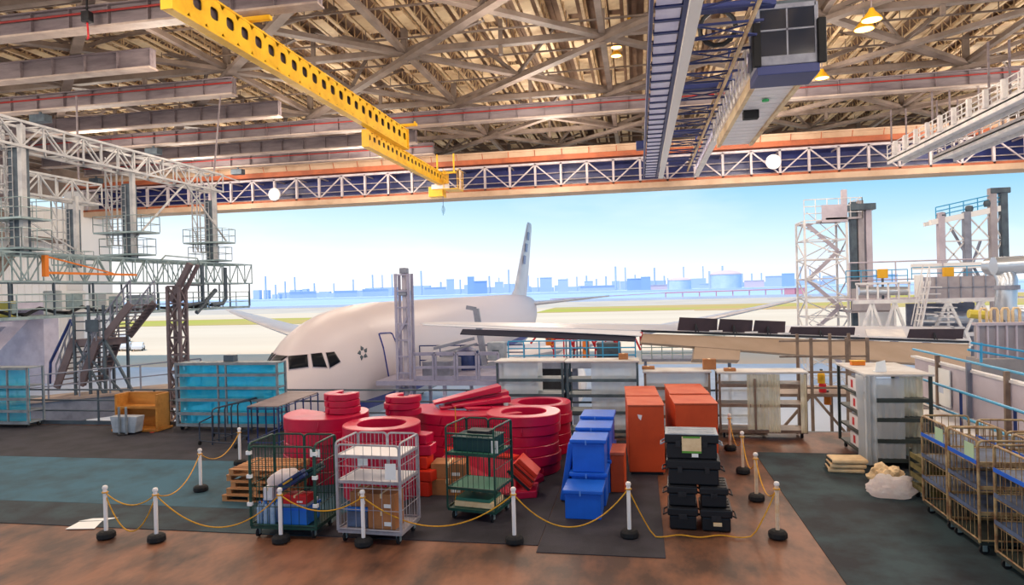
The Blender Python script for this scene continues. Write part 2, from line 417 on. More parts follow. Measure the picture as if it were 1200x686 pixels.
# crane runway girders
def girder(x0, x1, y, red, label):
    b = MB(); b.mi = 0
    b.box(x0, x1, y-.05, y+.05, ZG+.06, ZG+1.2); b.mi = 1; b.box(x0, x1, y-.42, y+.42, ZG-.06, ZG+.06); b.mi = 0; b.box(x0, x1, y-.3, y+.3, ZG+1.2, ZG+1.28)
    n = int((x1-x0)/2.4)
    for i in range(n+1):
        x = x0+.05+(x1-x0-.1)*i/n; b.box(x-.02, x+.02, y-.28, y+.28, ZG+.06, ZG+1.2)
    if red: b.mi = 2; b.path([(x0, y-.36, ZG+.82), (x1, y-.36, ZG+.82)], .06, 6)
    struct(b.build('ceiling_girder', ['girder', 'girder_light', 'red_pipe']), label)
girder(-66, -12, 26.8, 0, 'grey runway girder under the roof, the one hanging closest')
girder(-66, -16, 33.5, 1, 'grey runway girder with a red pipe along its web')
girder(-66, -31, 40, 0, 'short grey runway girder ending beside the yellow crane')
girder(-66, -29.4, 46.7, 1, 'short grey runway girder with a red pipe')
girder(-66, -29.4, 53.3, 0, 'plain grey runway girder over the docking gantry')
girder(-66, 48, 60, 1, 'long runway girder with a red pipe across the whole hangar')
girder(-66, -21.8, 66.6, 0, 'far plain runway girder behind the yellow cranes')
girder(-66, -21.8, 72.6, 1, 'last runway girder with a red pipe before the door header')
# ------------------------------------------------------------------ door header
YH = 78.6; zb = EYE+11
b = MB(); b.box(-72, 60, YH-2.6, YH+.4, zb-.25, zb+.35); struct(b.build('trim_2', 'header_beige'), 'beige lower boom of the hangar door header')
b = MB(); b.box(-72, 60, YH-2.6, YH-2.2, zb+.35, zb+.6); struct(b.build('trim_3', 'orange_rail'), 'orange rail along the lower header boom')
b = MB(); b.box(-72, 60, YH, YH+.3, zb+.3, zb+4.2); struct(b.build('wall_back', 'header_blue'), 'dark blue cladding of the door header')
b = MB()
for k, z in enumerate((.95, 1.5, 2.3)): b.path([(-72, YH-.6, zb+z), (60, YH-.6, zb+z)], .06, 5)
struct(b.build('trim_4', 'header_white'), 'walkway handrails in front of the blue header cladding')
b = MB(); b.box(-72, 60, YH-2.6, YH-2.3, zb+2.95, zb+3.2); struct(b.build('trim_5', 'header_white'), 'pale upper chord of the header truss')
for i in range(46):
    x = -72+i*2.9; b = MB()
    b.box(x-.12, x+.12, YH-2.6, YH-2.3, zb+.4, zb+3.1)
    if i % 2: b.bar((x+.05, YH-2.45, zb+3.0), (x+2.85, YH-2.45, zb+.55), .14, .14)
    else: b.bar((x+.05, YH-2.45, zb+.55), (x+2.85, YH-2.45, zb+3.0), .14, .14)
    b.box(x-.06, x+.06, YH-2.3, YH, zb+2.9, zb+3.05)
    struct(b.build('header_truss_bay', 'header_white'), 'pale post and diagonal of the door header truss')
b = MB(); b.box(-72, 60, YH-3.0, YH+.3, zb+3.35, zb+3.9); struct(b.build('trim_6', 'orange_rail'), 'orange upper rail of the door header')
b = MB()
for i in range(44): b.path([(-71+i*3, YH-3.05, zb+3.9), (-71+i*3, YH-3.3, zb+4.5)], .05, 5)
struct(b.build('trim_7', 'orange_rail'), 'row of small orange hangers above the rail')
b = MB(); b.box(-72, 60, YH-2.7, YH-2.4, zb+3.9, zb+4.6); b.box(-72, 60, YH-2.9, YH-2.2, zb+4.5, zb+4.7); struct(b.build('wall_header', 'header_beige'), 'beige fascia above the door header')
b = MB(); b.box(-92, 75, 89.6, 90, 25.2, 29.7); struct(b.build('wall_fascia', 'deck_cream'), 'cream fascia at the outer edge of the roof')
for i, (px, py, lab) in enumerate(((906, 190, 'round white disc on the header to the side of the inspection cabin'), (322, 228, 'round white disc on the header over the docking gantry'))):
    p = PY(px, py, YH-2.8); b = MB()
    b.lathe([(.0, -.1), (.75, -.1), (.8, 0), (.75, .1), (0, .1)], n=28); o = b.build('disc_sign', 'shelf_white', smooth=True)
    o.location = (p.x, p.y-.05, p.z); o.rotation_euler = (PI/2, 0, 0); tag(o, lab, 'disc', 'white discs on the door header')
# ------------------------------------------------------------------ left side of the opening
b = MB(); b.box(-72, -69.6, YH-3, YH+2, 0, zb+3); struct(b.build('wall_left_jamb', 'wall_white'), 'white jamb post of the hangar opening')
b = MB(); b.box(-76, -72, 66, YH+1, 0, 21)
for i in range(12): b.box(-72, -71.95, 66.5+i, 66.56+i, 0, 21)
struct(b.build('wall_left', 'wall_white'), 'white ribbed wall beside the hangar opening')
b = MB()
b.bar((-70, 57, 23), (-70, 68, 17.5), .7, 1.1); b.bar((-70, 68, 17.5), (-70, 61, 9), .7, 1.1); b.bar((-70, 54, 17.2), (-70, 74, 16.6), .5, .6)
struct(b.build('wall_brace', 'brace'), 'grey brown raking brace against the white wall')
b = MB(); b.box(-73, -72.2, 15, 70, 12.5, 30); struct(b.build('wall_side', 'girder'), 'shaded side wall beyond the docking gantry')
b = MB(); b.bar((-68, 56, 0), (-68, 66, 8.5), 1.0, 1.4); b.box(-72, -64, 55, 67, 8.4, 9.2); b.box(-72, -66, 66, 68, 0, 8.4); b.bar((-66,54,6.8),(-66,62,7.0),.4,.5)
struct(b.build('wall_pocket', 'panel_lilac'), 'white door pocket base with a raking column')

# ------------------------------------------------------------------ far background across the water
random.seed(3)
def hz(px, d): return -1.5
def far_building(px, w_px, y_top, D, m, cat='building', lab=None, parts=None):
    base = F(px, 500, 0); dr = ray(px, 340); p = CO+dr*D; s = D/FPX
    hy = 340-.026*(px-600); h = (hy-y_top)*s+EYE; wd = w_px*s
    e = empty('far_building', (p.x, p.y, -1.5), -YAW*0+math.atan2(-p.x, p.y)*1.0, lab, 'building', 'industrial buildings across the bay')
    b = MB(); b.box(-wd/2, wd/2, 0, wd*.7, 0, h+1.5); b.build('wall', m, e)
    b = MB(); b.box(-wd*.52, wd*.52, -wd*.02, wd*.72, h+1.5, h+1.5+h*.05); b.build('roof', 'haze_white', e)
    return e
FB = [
 (660,12,328,1500,'haze_blue','pale low block beside the tail fin across the bay'), (744,18,327,1500,'haze_blue_dark','hazy bluish block nearest the slim tower across the bay'),
 (757,11,325,1450,'haze_blue_dark','slim hazy blue tower block across the bay beside the wide tank'), (775,30,334,1500,'haze_pink','low pinkish shed before the wide tank'),
 (828,16,333,1600,'haze_blue','low hazy blue shed between the two tanks'), (884,22,329,1500,'haze_pink','pinkish plant hall beside the large tank'),
 (908,20,324,1550,'haze_blue','hazy blue plant hall beyond the pinkish hall'), (924,14,321,1450,'haze_blue_dark','hazy purple blue plant block near the docking tower'),
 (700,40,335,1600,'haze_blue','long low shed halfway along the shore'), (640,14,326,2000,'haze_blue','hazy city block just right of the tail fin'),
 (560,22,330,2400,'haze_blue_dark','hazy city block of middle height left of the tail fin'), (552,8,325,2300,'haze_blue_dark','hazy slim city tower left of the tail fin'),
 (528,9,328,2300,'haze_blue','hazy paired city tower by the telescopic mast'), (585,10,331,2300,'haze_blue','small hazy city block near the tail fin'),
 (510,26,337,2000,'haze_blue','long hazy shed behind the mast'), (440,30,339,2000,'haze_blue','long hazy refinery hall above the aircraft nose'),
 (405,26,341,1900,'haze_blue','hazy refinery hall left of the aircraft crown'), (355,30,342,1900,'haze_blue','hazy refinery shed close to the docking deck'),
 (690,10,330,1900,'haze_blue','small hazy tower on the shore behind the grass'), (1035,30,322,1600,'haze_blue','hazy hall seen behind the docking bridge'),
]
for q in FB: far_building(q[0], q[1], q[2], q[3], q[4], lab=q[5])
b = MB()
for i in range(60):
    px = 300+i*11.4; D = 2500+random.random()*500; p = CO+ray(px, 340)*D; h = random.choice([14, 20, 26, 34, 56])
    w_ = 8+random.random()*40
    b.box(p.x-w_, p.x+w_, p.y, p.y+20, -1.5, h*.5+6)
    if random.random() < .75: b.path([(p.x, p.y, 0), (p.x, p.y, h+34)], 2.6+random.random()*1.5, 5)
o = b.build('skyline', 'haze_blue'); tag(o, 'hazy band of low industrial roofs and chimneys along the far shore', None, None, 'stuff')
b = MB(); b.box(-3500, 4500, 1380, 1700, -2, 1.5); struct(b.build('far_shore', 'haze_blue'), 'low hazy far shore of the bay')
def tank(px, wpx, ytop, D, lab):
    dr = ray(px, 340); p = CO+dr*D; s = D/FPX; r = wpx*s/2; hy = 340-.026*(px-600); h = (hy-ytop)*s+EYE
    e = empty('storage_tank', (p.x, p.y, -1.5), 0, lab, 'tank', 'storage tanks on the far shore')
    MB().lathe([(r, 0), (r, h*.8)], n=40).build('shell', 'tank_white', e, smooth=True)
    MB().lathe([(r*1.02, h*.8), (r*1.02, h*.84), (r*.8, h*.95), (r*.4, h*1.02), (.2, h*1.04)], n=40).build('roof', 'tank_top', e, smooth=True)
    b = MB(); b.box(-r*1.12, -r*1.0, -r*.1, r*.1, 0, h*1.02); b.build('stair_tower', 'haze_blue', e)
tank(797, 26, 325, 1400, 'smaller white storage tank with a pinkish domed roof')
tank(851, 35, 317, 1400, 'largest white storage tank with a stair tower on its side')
# red approach light pier
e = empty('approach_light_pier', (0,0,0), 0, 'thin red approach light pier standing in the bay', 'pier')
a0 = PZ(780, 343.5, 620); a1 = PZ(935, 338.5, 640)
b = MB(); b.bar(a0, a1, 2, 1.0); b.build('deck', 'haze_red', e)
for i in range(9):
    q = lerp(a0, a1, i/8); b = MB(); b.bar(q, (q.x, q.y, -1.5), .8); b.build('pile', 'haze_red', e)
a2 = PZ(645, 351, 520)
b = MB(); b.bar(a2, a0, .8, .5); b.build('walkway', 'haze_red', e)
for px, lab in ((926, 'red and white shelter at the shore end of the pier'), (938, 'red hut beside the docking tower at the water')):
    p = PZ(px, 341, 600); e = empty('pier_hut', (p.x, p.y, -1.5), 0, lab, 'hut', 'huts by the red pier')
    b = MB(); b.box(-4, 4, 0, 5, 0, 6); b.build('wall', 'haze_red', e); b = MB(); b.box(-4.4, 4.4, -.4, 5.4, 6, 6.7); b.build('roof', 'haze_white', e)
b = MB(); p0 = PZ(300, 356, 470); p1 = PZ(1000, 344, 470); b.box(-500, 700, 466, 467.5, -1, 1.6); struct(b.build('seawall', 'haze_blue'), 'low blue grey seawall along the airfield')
# parked cars on the apron
def make_car(name, body, lab, loc, rz, h=1.5, van=False):
    e = empty(name, loc, rz, lab, 'car', 'cars parked on the apron')
    L_, W = 4.5, 1.75; b = MB()
    prof = [(-2.2,.35),(-2.25,.8),(-1.3,.95),(-.6,1.45),(.9,1.5),(1.7,1.0),(2.2,.9),(2.25,.35)] if not van else [(-2.2,.35),(-2.25,1.0),(-1.9,1.75),(2.1,1.85),(2.25,1.0),(2.25,.35)]
    b.prism([(x, -W/2, z) for x, z in prof], (0, W, 0)); b.build('body', body, e, bevel=.08)
    gl = [(-1.15,.98),(-.58,1.38),(.85,1.42),(1.5,1.02)] if not van else [(-1.9,1.1),(-1.75,1.6),(1.9,1.65),(2.0,1.1)]
    b = MB(); b.prism([(x, -W/2-.01, z) for x, z in gl], (0, W+.02, 0)); b.build('window_band', 'glass_dark', e)
    for x in (-1.4, 1.4):
        for y in (-.8, .8):
            b = MB(); b.path([(x, y-.1, .33), (x, y+.1, .33)], .33, 14); b.build('wheel', 'rubber', e, smooth=True)
c0 = F(162, 411, 0)
for k, (m, van, lab) in enumerate((('car_white',0,'white car parked at the open end of the row on the apron'),('car_white',0,'white car parked second from the open end of the row'),('car_blue',0,'blue grey car parked between the white cars and the blue van'),('car_blue',1,'blue van parked behind the stair tower'),('car_grey',0,'grey car parked closest to the white wall'))):
    make_car('parked_car', m, lab, (c0.x-k*3.1, c0.y+k*.6, 0), -1.0, van=van)
c0 = F(146, 401, 0); make_car('parked_car', 'car_white', 'white van parked alone in the row behind', (c0.x, c0.y, 0), -1.0, van=True)
# ------------------------------------------------------------------ airliner (nose towards the mezzanine)
def foil(b, secs, td=(0,0,1), n=9):
    """loft of airfoil sections: (leading edge point, chord length, thickness ratio); chord runs +Y; td = thickness direction"""
    td = V(td); rows = []
    ts = [(.5-.5*math.cos(PI*i/n)) for i in range(n+1)]
    yt = lambda x, t: 5*t*(.2969*math.sqrt(x)-.126*x-.3516*x*x+.2843*x**3-.1036*x**4)
    for le, c, t in secs:
        le = V(le); r = [le+V((0, c*x, 0))+td*(yt(x, t)*c) for x in ts]+[le+V((0, c*x, 0))-td*(yt(x, t)*c*.8) for x in ts[-2:0:-1]]
        rows.append(r)
    b.grid(rows, True); k = len(rows[0]); o = len(b.v)-k*len(rows)
    b.f.append(tuple(o+i for i in range(k))); b.m.append(b.mi); b.f.append(tuple(o+k*(len(rows)-1)+i for i in range(k))[::-1]); b.m.append(b.mi)
    return b
AX, AY = 0.0, 0.0
PLANE_AT, PLANE_YAW = V((-15.28, 25.6, 0)), -.0175
prof = [(0.0,.05,4.65,4.55,4.6),(.15,.36,5.0,4.15,4.58),(.45,.68,5.35,3.8,4.6),(1.0,1.05,5.75,3.45,4.65),(1.7,1.38,6.2,3.2,4.75),(2.5,1.7,6.75,3.0,4.9),(3.3,1.98,7.3,2.87,5.05),
        (4.2,2.25,7.72,2.76,5.2),(5.4,2.53,8.08,2.66,5.35),(7,2.82,8.42,2.58,5.5),(9,3.02,8.62,2.52,5.57),(11.5,3.1,8.7,2.5,5.6),(44,3.1,8.7,2.5,5.6),(48,3.0,8.7,2.7,5.7),(52,2.7,8.66,3.3,6.0),(56,2.2,8.58,4.3,6.4),(60,1.5,8.4,5.6,7.0),(63,.85,8.1,6.6,7.35),(65,.35,7.8,7.2,7.5)]
def interp(s):
    for i in range(len(prof)-1):
        a, c = prof[i], prof[i+1]
        if s <= c[0]:
            t = (s-a[0])/(c[0]-a[0]); return [a[k]*(1-t)+c[k]*t for k in range(1, 5)]
    return prof[-1][1:]
# smooth the station list with a spline-like resample
ss = [0,.05,.15,.3,.45,.7,1,1.35,1.7,2.1,2.5,2.9,3.3,3.75,4.2,4.8,5.4,6.2,7,8,9,10.2,11.5,16,22,28,34,40,44,46,48,50,52,54,56,58,60,61.5,63,64,65]
NF = 56
def ring(s):
    w_, zt, zb_, zm = interp(s); out = []
    for k in range(NF):
        a = 2*PI*k/NF; c, sn = math.cos(a), math.sin(a)
        out.append(V((AX+w_*c, AY+s, zm+(zt-zm if sn > 0 else zm-zb_)*sn)))
    return out
rows = [ring(s) for s in ss]
for _ in range(2):   # light smoothing along the length of the nose
    for i in range(2, 22):
        rows[i] = [V((p.x*.5+.25*(a.x+c.x), p.y, p.z*.5+.25*(a.z+c.z))) for a, p, c in zip(rows[i-1], rows[i], rows[i+1])]
# livery: white above, blue band, grey belly (a painted pattern of the hull)
m = mat('fuselage_paint', '#e2dedd', .42, spec=.35); nt = m.node_tree; L = nt.links.new; bs = nt.nodes['Principled BSDF']
tc = nt.nodes.new('ShaderNodeTexCoord'); sp = nt.nodes.new('ShaderNodeSeparateXYZ'); L(tc.outputs['Object'], sp.inputs[0])
rp = nt.nodes.new('ShaderNodeValToRGB'); rp.color_ramp.interpolation = 'CONSTANT'; e = rp.color_ramp.elements
mr = nt.nodes.new('ShaderNodeMapRange'); mr.inputs[1].default_value = 2; mr.inputs[2].default_value = 10
md = nt.nodes.new('ShaderNodeMath'); md.operation = 'MULTIPLY_ADD'; md.inputs[1].default_value = -.012; L(sp.outputs['Y'], md.inputs[0]); L(sp.outputs['Z'], md.inputs[2])
L(md.outputs[0], mr.inputs[0]); L(mr.outputs[0], rp.inputs[0])
e[0].position = 0; e[0].color = lin('#b9c6d6'); e[1].position = .183; e[1].color = lin('#1f3a94')
x = e.new(.253); x.color = lin('#ccc2c6')
L(rp.outputs[0], bs.inputs['Base Color'])
plane = empty('airliner', PLANE_AT, PLANE_YAW, 'white airliner parked nose first in the hangar, its tail fin out in the sun', 'airplane')
b = MB(); b.grid(rows, True); fus = b.build('fuselage', 'fuselage_paint', plane, smooth=True, ang=60)
bvh = BVHTree.FromPolygons(b.v, [f for f in b.f])
LOCAL = (Matrix.Translation(PLANE_AT) @ Matrix.Rotation(PLANE_YAW, 4, 'Z')).inverted()
def on_hull(px, py, off=.012):
    c_, d_ = LOCAL @ CO, (LOCAL.to_3x3() @ ray(px, py)).normalized()
    h, n, i, d = bvh.ray_cast(c_, d_)
    if h is None: return None
    if n.dot(c_-h) < 0: n = -n
    return h+n*off
def hull_patch(quad, name, m, nx=6, ny=3, off=.012, mirror=False):
    a, bb, c, d = quad; rows = []
    for j in range(ny+1):
        r = []
        for i in range(nx+1):
            u, v = i/nx, j/ny
            px = (a[0]*(1-u)+bb[0]*u)*(1-v)+(d[0]*(1-u)+c[0]*u)*v; py = (a[1]*(1-u)+bb[1]*u)*(1-v)+(d[1]*(1-u)+c[1]*u)*v
            p = on_hull(px, py, off)
            if p is None: return None
            r.append(p)
        rows.append(r)
    o = MB().grid(rows).build(name, m, fus, solid=.02, smooth=True)
    if mirror:
        MB().grid([[V((2*AX-p.x, p.y, p.z)) for p in r] for r in rows]).build(name, m, fus, solid=.02, smooth=True)
    return o
W1 = [(337.8,418.3),(360,416.3),(361,430.6),(338.8,433.6)]; W2 = [(364.2,415.6),(376.8,414.2),(382.6,431),(366.6,430.4)]; W3 = [(381.6,414.0),(391.5,413),(398.5,424.5),(386.3,431.5)]
for q in (W1, W2, W3):
    cxm = sum(p[0] for p in q)/4; cym = sum(p[1] for p in q)/4
    fr = [(cxm+(p[0]-cxm)*1.09, cym+(p[1]-cym)*1.13) for p in q]
    hull_patch(fr, 'window_frame', 'panel_lilac', off=.008, mirror=True); hull_patch(q, 'cockpit_window', 'cockpit_glass', off=.03, mirror=True)
# windscreen half on the centre line
# door outline and little marks
def hull_line(pts, name, m, r, closed=False, step=3):
    out = []
    P = pts+[pts[0]] if closed else pts
    for i in range(len(P)-1):
        for k in range(step):
            t = k/step; q = on_hull(P[i][0]*(1-t)+P[i+1][0]*t, P[i][1]*(1-t)+P[i+1][1]*t, .01)
            if q: out.append(q)
    q = on_hull(*P[-1], .01)
    if q and not closed: out.append(q)
    if len(out) > 1: return MB().path(out, r, 5, closed).build(name, m, fus)
hull_line([(444,392),(445.5,391),(457,390.4),(459.5,391.5),(466.5,408),(468.5,424),(468,441),(455.5,443.5),(454.5,438),(449,408)], 'door_outline', 'ana_blue', .045, True, 4)
# five dart emblem behind the cockpit
ec = (425, 414)
for k in range(5):
    a = -PI/2+k*2*PI/5
    pol = lambda r, t: (ec[0]+r*.72*math.cos(a+t), ec[1]+r*math.sin(a+t))
    hull_patch([pol(9, -.40), pol(6.2, .2), pol(3.4, .15), pol(4.4, -.85)], 'emblem_dart', 'galv_dark', 3, 3, .012)
for k, (lx0, ly0, lx1, ly1) in enumerate(((340,440,352,452),(352,452,356,466))): pass
# wings
for s, lab in ((1, 'wing'), (-1, 'wing')):
    b = MB(); x0 = AX+s*2.4
    foil(b, [((x0, AY+20.5, 3.9), 13.5, .12), ((AX+s*9.5, AY+25.4, 4.7), 8.6, .11), ((AX+s*20, AY+33.6, 6.2), 5.2, .1), ((AX+s*28, AY+39.8, 7.5), 2.6, .1), ((AX+s*30.3, AY+42, 7.95), 1.2, .09)])
    wg = b.build('wing', 'wing_grey', plane, smooth=True)
    b = MB(); ex, ey, ez = AX+s*9.6, AY+17.2, 3.0
    pr = [(1.52, 0), (1.72, .12), (1.88, .8), (1.9, 1.8), (1.72, 3.6), (1.35, 4.9)]
    b.lathe([(r, z) for r, z in pr]+[(1.2, 4.9), (1.45, 3.4), (1.55, 1.4), (1.5, .2)], n=36, closed=True)
    en = b.build('engine', 'fus_white', plane, smooth=True); en.location = (ex, ey, ez); en.rotation_euler = (-PI/2, 0, 0)
    b = MB(); b.lathe([(1.5, 1.0), (1.5, 1.15)], n=30); b.lathe([(.45, .5), (.4, .9), (.5, 1.0)], n=20); fn = b.build('fan', 'black', en, smooth=True)
    b = MB(); b.lathe([(1.0, 4.3), (.85, 5.6), (.4, 6.6), (.1, 7.0)], n=24); b.build('exhaust_cone', 'steel_grey', en, smooth=True)
    b = MB(); b.prism([(ex-.2, ey+.8, ez+1.7), (ex-.2, ey+6.5, ez+1.2), (ex-.2, ey+8.5, 4.8), (ex-.2, ey+3, 4.3)], (.4, 0, 0)); b.build('pylon', 'fus_white', plane)
    b = MB(); foil(b, [((AX+s*1.2, AY+55.5, 7.4), 6.0, .1), ((AX+s*10.5, AY+62, 8.1), 2.2, .1)]); b.build('tailplane', 'wing_grey', plane, smooth=True)
b = MB(); foil(b, [((AX, AY+50.8, 8.2), 10.2, .1), ((AX, AY+53.8, 9.3), 8.2, .1), ((AX, AY+63.0, 17.7), 3.6, .1), ((AX, AY+63.6, 18.1), 2.6, .06)], td=(1,0,0)); fin = b.build('tail_fin', 'wing_grey', plane, smooth=True)
for k in range(3):   # blue markings on the fin side
    for s in (1,):
        t = .3+k*.2; z = 10.0+t*8; y0 = AY+54+t*9; cc = lambda zq: .049*(8.2+(zq-9.3)*(3.6-8.2)/8.4); b = MB(); b.prism([(AX+cc(z), y0+1, z), (AX+cc(z), y0+2.6, z), (AX+cc(z+1.1), y0+3.4, z+1.1), (AX+cc(z+1.1), y0+1.8, z+1.1)], (.012, 0, 0)); b.build('fin_marking', 'ana_blue', fin)
b = MB(); b.lathe([(.0, -.28), (.4, -.3), (.55, -.15), (.55, .15), (.4, .3), (0, .28)], n=20)
g = b.build('nose_wheel', 'rubber', plane, smooth=True); g.location = (AX, AY+6, .56); g.rotation_euler = (0, PI/2, 0)
b = MB(); b.path([(AX, AY+6, .6), (AX, AY+6.2, 3.2)], .16, 10); b.build('nose_leg', 'white_steel', plane)
for s in (-1, 1):
    b = MB()
    for k in range(3): b.path([(AX+s*5.5-.7, AY+31+k*1.4, .65), (AX+s*5.5+.7, AY+31+k*1.4, .65)], .65, 16)
    b.build('main_wheels', 'rubber', plane, smooth=True); b = MB(); b.path([(AX+s*5.5, AY+32.4, .7), (AX+s*5.2, AY+32.4, 4)], .25, 10); b.build('main_leg', 'white_steel', plane)

# ------------------------------------------------------------------ wing of a second aircraft reaching in over the dock
w2 = empty('aircraft_wing', (0,0,0), 0, 'grey brown wing of another aircraft with raised dark spoilers, just past the racks', 'aircraft wing')
T0 = PZ(492, 379.5, 27); T1 = PZ(1135, 401, 33.5)
def tp(px, off=0):     # point of the trailing edge line seen at this column
    lo, hi = 0.0, 1.0
    for _ in range(40):
        md_ = (lo+hi)/2; q = lerp(T0, T1, md_); r = q-CO
        xx = 600+FPX*r.dot(rt)/r.dot(fw)
        if xx < px: lo = md_
        else: hi = md_
    return lerp(T0, T1, lo), lo
wd = (T1-T0).normalized(); back = V((.25, 1, 0)).normalized()
b = MB(); rows = []
for t, ch, th in ((0, .5, .10), (.03, 1.0, .16), (.2, 2.2, .3), (.45, 3.6, .55), (.75, 5.6, .85), (1, 7.6, 1.1)):
    q = lerp(T0, T1, t); rows.append([q+back*(ch*u)+V((0,0,th*v)) for u, v in ((0,.06),(.3,.2),(.6,.36),(.85,.34),(.97,.14),(1,-.02),(.97,-.16),(.8,-.42),(.4,-.3),(0,-.06))])
b.grid(rows, True); b.f.append(tuple(range(10))); b.m.append(0); b.f.append(tuple(range(len(b.v)-10, len(b.v)))); b.m.append(0)
b.build('wing_panel', 'wing_grey', w2, smooth=True)
fdn = (-back*.75+V((0,0,-.62))).normalized(); fnm = wd.cross(fdn).normalized()
def flap(px0, px1, d0, d1, name, m, th=.10, drop=.04):
    a, c = tp(px0)[0], tp(px1)[0]; z = V((0,0,-drop)); b = MB()
    b.prism([a+z, c+z, c+z+fdn*d1, a+z+fdn*d0], fnm*th); return b.build(name, m, w2, bevel=.02)
flap(494, 752, .06, .30, 'trailing_panel', 'shelf_white', .05, .0)
flap(541, 745, .30, .42, 'aileron', mat('aileron_shade', '#2a2a3a', .5), .06, .15)  # shadow under the trailing edge put into the dark aileron colour
flap(752, 1134, .55, 1.62, 'flap', 'wing_beige', .16, .10)
flap(815, 868, 1.42, 1.40, 'flap_fairing', 'wing_beige', .24, .14)
b = MB(); a, c = tp(750)[0], tp(1134)[0]; b.bar(a+V((0,0,.0)), c+V((0,0,.0)), .10, .10); b.build('flap_gap_seal', 'black', w2)
a = tp(748)[0]; b = MB(); b.prism([a+V((0,-.05,-.05)), a+V((.14,-.05,-.05)), a+V((.1,-.05,-.62)), a+V((.0,-.05,-.62))], (0,.1,0)); b.build('end_plate', 'red_plain', w2)
sup = (V((0,0,1))*.95-back*.3).normalized()
for i, (x0, x1) in enumerate(((791,838),(838.6,879.4),(879.8,918),(922,1000),(1062,1128))):
    a, c = tp(x0)[0], tp(x1)[0]; sk = .07; z = back*.28+V((0,0,.06)); hgt = .62 if i < 3 else .46 if i == 3 else .6
    b = MB(); b.prism([a+z, c+z, c+z+sup*hgt+wd*sk, a+z+sup*hgt*(1 if i < 3 else .8)+wd*.16], back*.05); s = b.build('spoiler', 'spoiler_dark', w2, bevel=.01)
    b = MB(); q = lerp(a, c, .48)+z; b.path([q-back*.2+V((0,0,-.02)), q+sup*hgt*.55-back*.04], .035, 6); b.path([q-back*.2+V((.12,0,-.02)), q+sup*hgt*.55-back*.04], .025, 6); b.build('actuator', 'black', s)
    b = MB(); q = lerp(a, c, .97)+z-back*.06; b.box(q.x-.28, q.x+.28, q.y-.1, q.y-.05, q.z-.0, q.z+.07); b.build('hinge', 'white_steel', s)
b = MB(); q0 = tp(1015)[0]; q1 = tp(1062)[0]; b.prism([q0+back*.3+V((0,0,.05)), q1+back*.3+V((0,0,.05)), q1+back*2.2+V((0,0,.32)), q0+back*1.6+V((0,0,.28))], (0,0,.06)); b.build('wing_skin', 'white_steel', w2)

# ------------------------------------------------------------------ yellow cranes
def web_holes(b, x, y0, y1, z0, z1, n, th=.05, hw=.42, hh=.36):
    """plate in the YZ plane at x with n rounded openings"""
    c = (y1-y0)/n; zc = (z0+z1)/2+.16; H = (z1-z0)*.82
    for i in range(n):
        yc = y0+c*(i+.5); K = 16; outer = []; inner = []
        for k in range(K):
            a = 2*PI*(k+.5)/K; ca, sa = math.cos(a), math.sin(a)
            s = 1/max(abs(ca), abs(sa)); oy, oz = ca*s, sa*s
            outer.append((yc+oy*c/2, (z0+z1)/2+oz*(z1-z0)/2))
            e = (abs(ca)**4+abs(sa)**4)**-.25; inner.append((yc+ca*e*c*hw*.62, zc+sa*e*H*hh*.62))
        for xx in (x-th/2, x+th/2):
            b.add([(xx, y, z) for y, z in outer+inner], [(k, (k+1) % K, K+(k+1) % K, K+k) for k in range(K)])
        b.add([(x-th/2, y, z) for y, z in inner]+[(x+th/2, y, z) for y, z in inner], [(k, (k+1) % K, K+(k+1) % K, K+k) for k in range(K)])
def yellow_crane(X, y0, y1, zb_, n, lab, H=1.75, w0=0):
    e = empty('overhead_crane', (X, y0, zb_), 0, lab, 'crane', 'yellow crane beams'); Ln = y1-y0
    b = MB(); b.box(-.28, .28, 0, Ln, 0, .12); b.box(-.2, .2, 0, Ln, H, H+.1); b.build('flange', 'yellow_crane', e, bevel=.01)
    b = MB(); web_holes(b, .12, 0, Ln, .1, H, n); b.build('web', 'yellow_crane', e); b = MB(); b.box(-.16, -.12, 0, Ln, .1, H); b.build('inner_web', 'brown_steel', e)  # yellow inner web coloured dark brown for the shadow inside the box
    for yy in (0, Ln): b = MB(); b.box(-.3, .3, yy-.04, yy+.04, 0, H+.1); b.build('end_plate', 'yellow_crane', e)
    b = MB(); k = int(Ln/1.1)
    for i in range(int(w0/1.1), k): b.box(-.9, .1, .2+i*1.1, .32+i*1.1, H+.1, H+.2)
    b.path([(-.85, w0, H+.75), (-.85, Ln, H+.75)], .03, 5)
    for i in range(int(w0/2.2), k//2): b.path([(-.85, .2+i*2.2, H+.1), (-.85, .2+i*2.2, H+.75)], .03, 5)
    b.build('walkway_grating', 'yellow_crane', e)
    for yy in [v for v in (6.6,) if v > w0] + [Ln-.6]:
        b = MB(); b.box(-.9, 1.3, yy-.16, yy+.16, H+.2, H+.42); b.path([(-.8, yy, H+.42), (-.8, yy, ZG-zb_+.1)], .1, 6); b.path([(1.1, yy, H+.42), (1.1, yy, ZG-zb_+.1)], .1, 6); b.build('end_truck', 'yellow_crane', e)
    return e
yellow_crane(-20.4, 27.3, 59.2, EYE+12.95, 24, 'long yellow crane beam with a row of openings, the larger of the two')
yc2 = yellow_crane(-20.9, 51.0, 74.0, EYE+11.6, 22, 'shorter yellow crane beam ending over the door header', H=1.3, w0=9)
b = MB()
for k in range(6): b.path([(.6, 22-.1-k*.42, 1.5), (.6, 22-.1-k*.42, -.6)], .035, 5)
for z in (1.5, .5, -.6): b.path([(.6, 19.6, z), (.6, 22, z)], .035, 5); b.path([(2.2, 19.6, z), (2.2, 22, z)], .035, 5)
for k in range(4): b.path([(2.2, 19.6+k*.8, 1.5), (2.2, 19.6+k*.8, -.6)], .04, 5)
b.box(.6, 2.2, 19.6, 22, -.65, -.55); b.build('service_cage', 'yellow_crane', yc2)
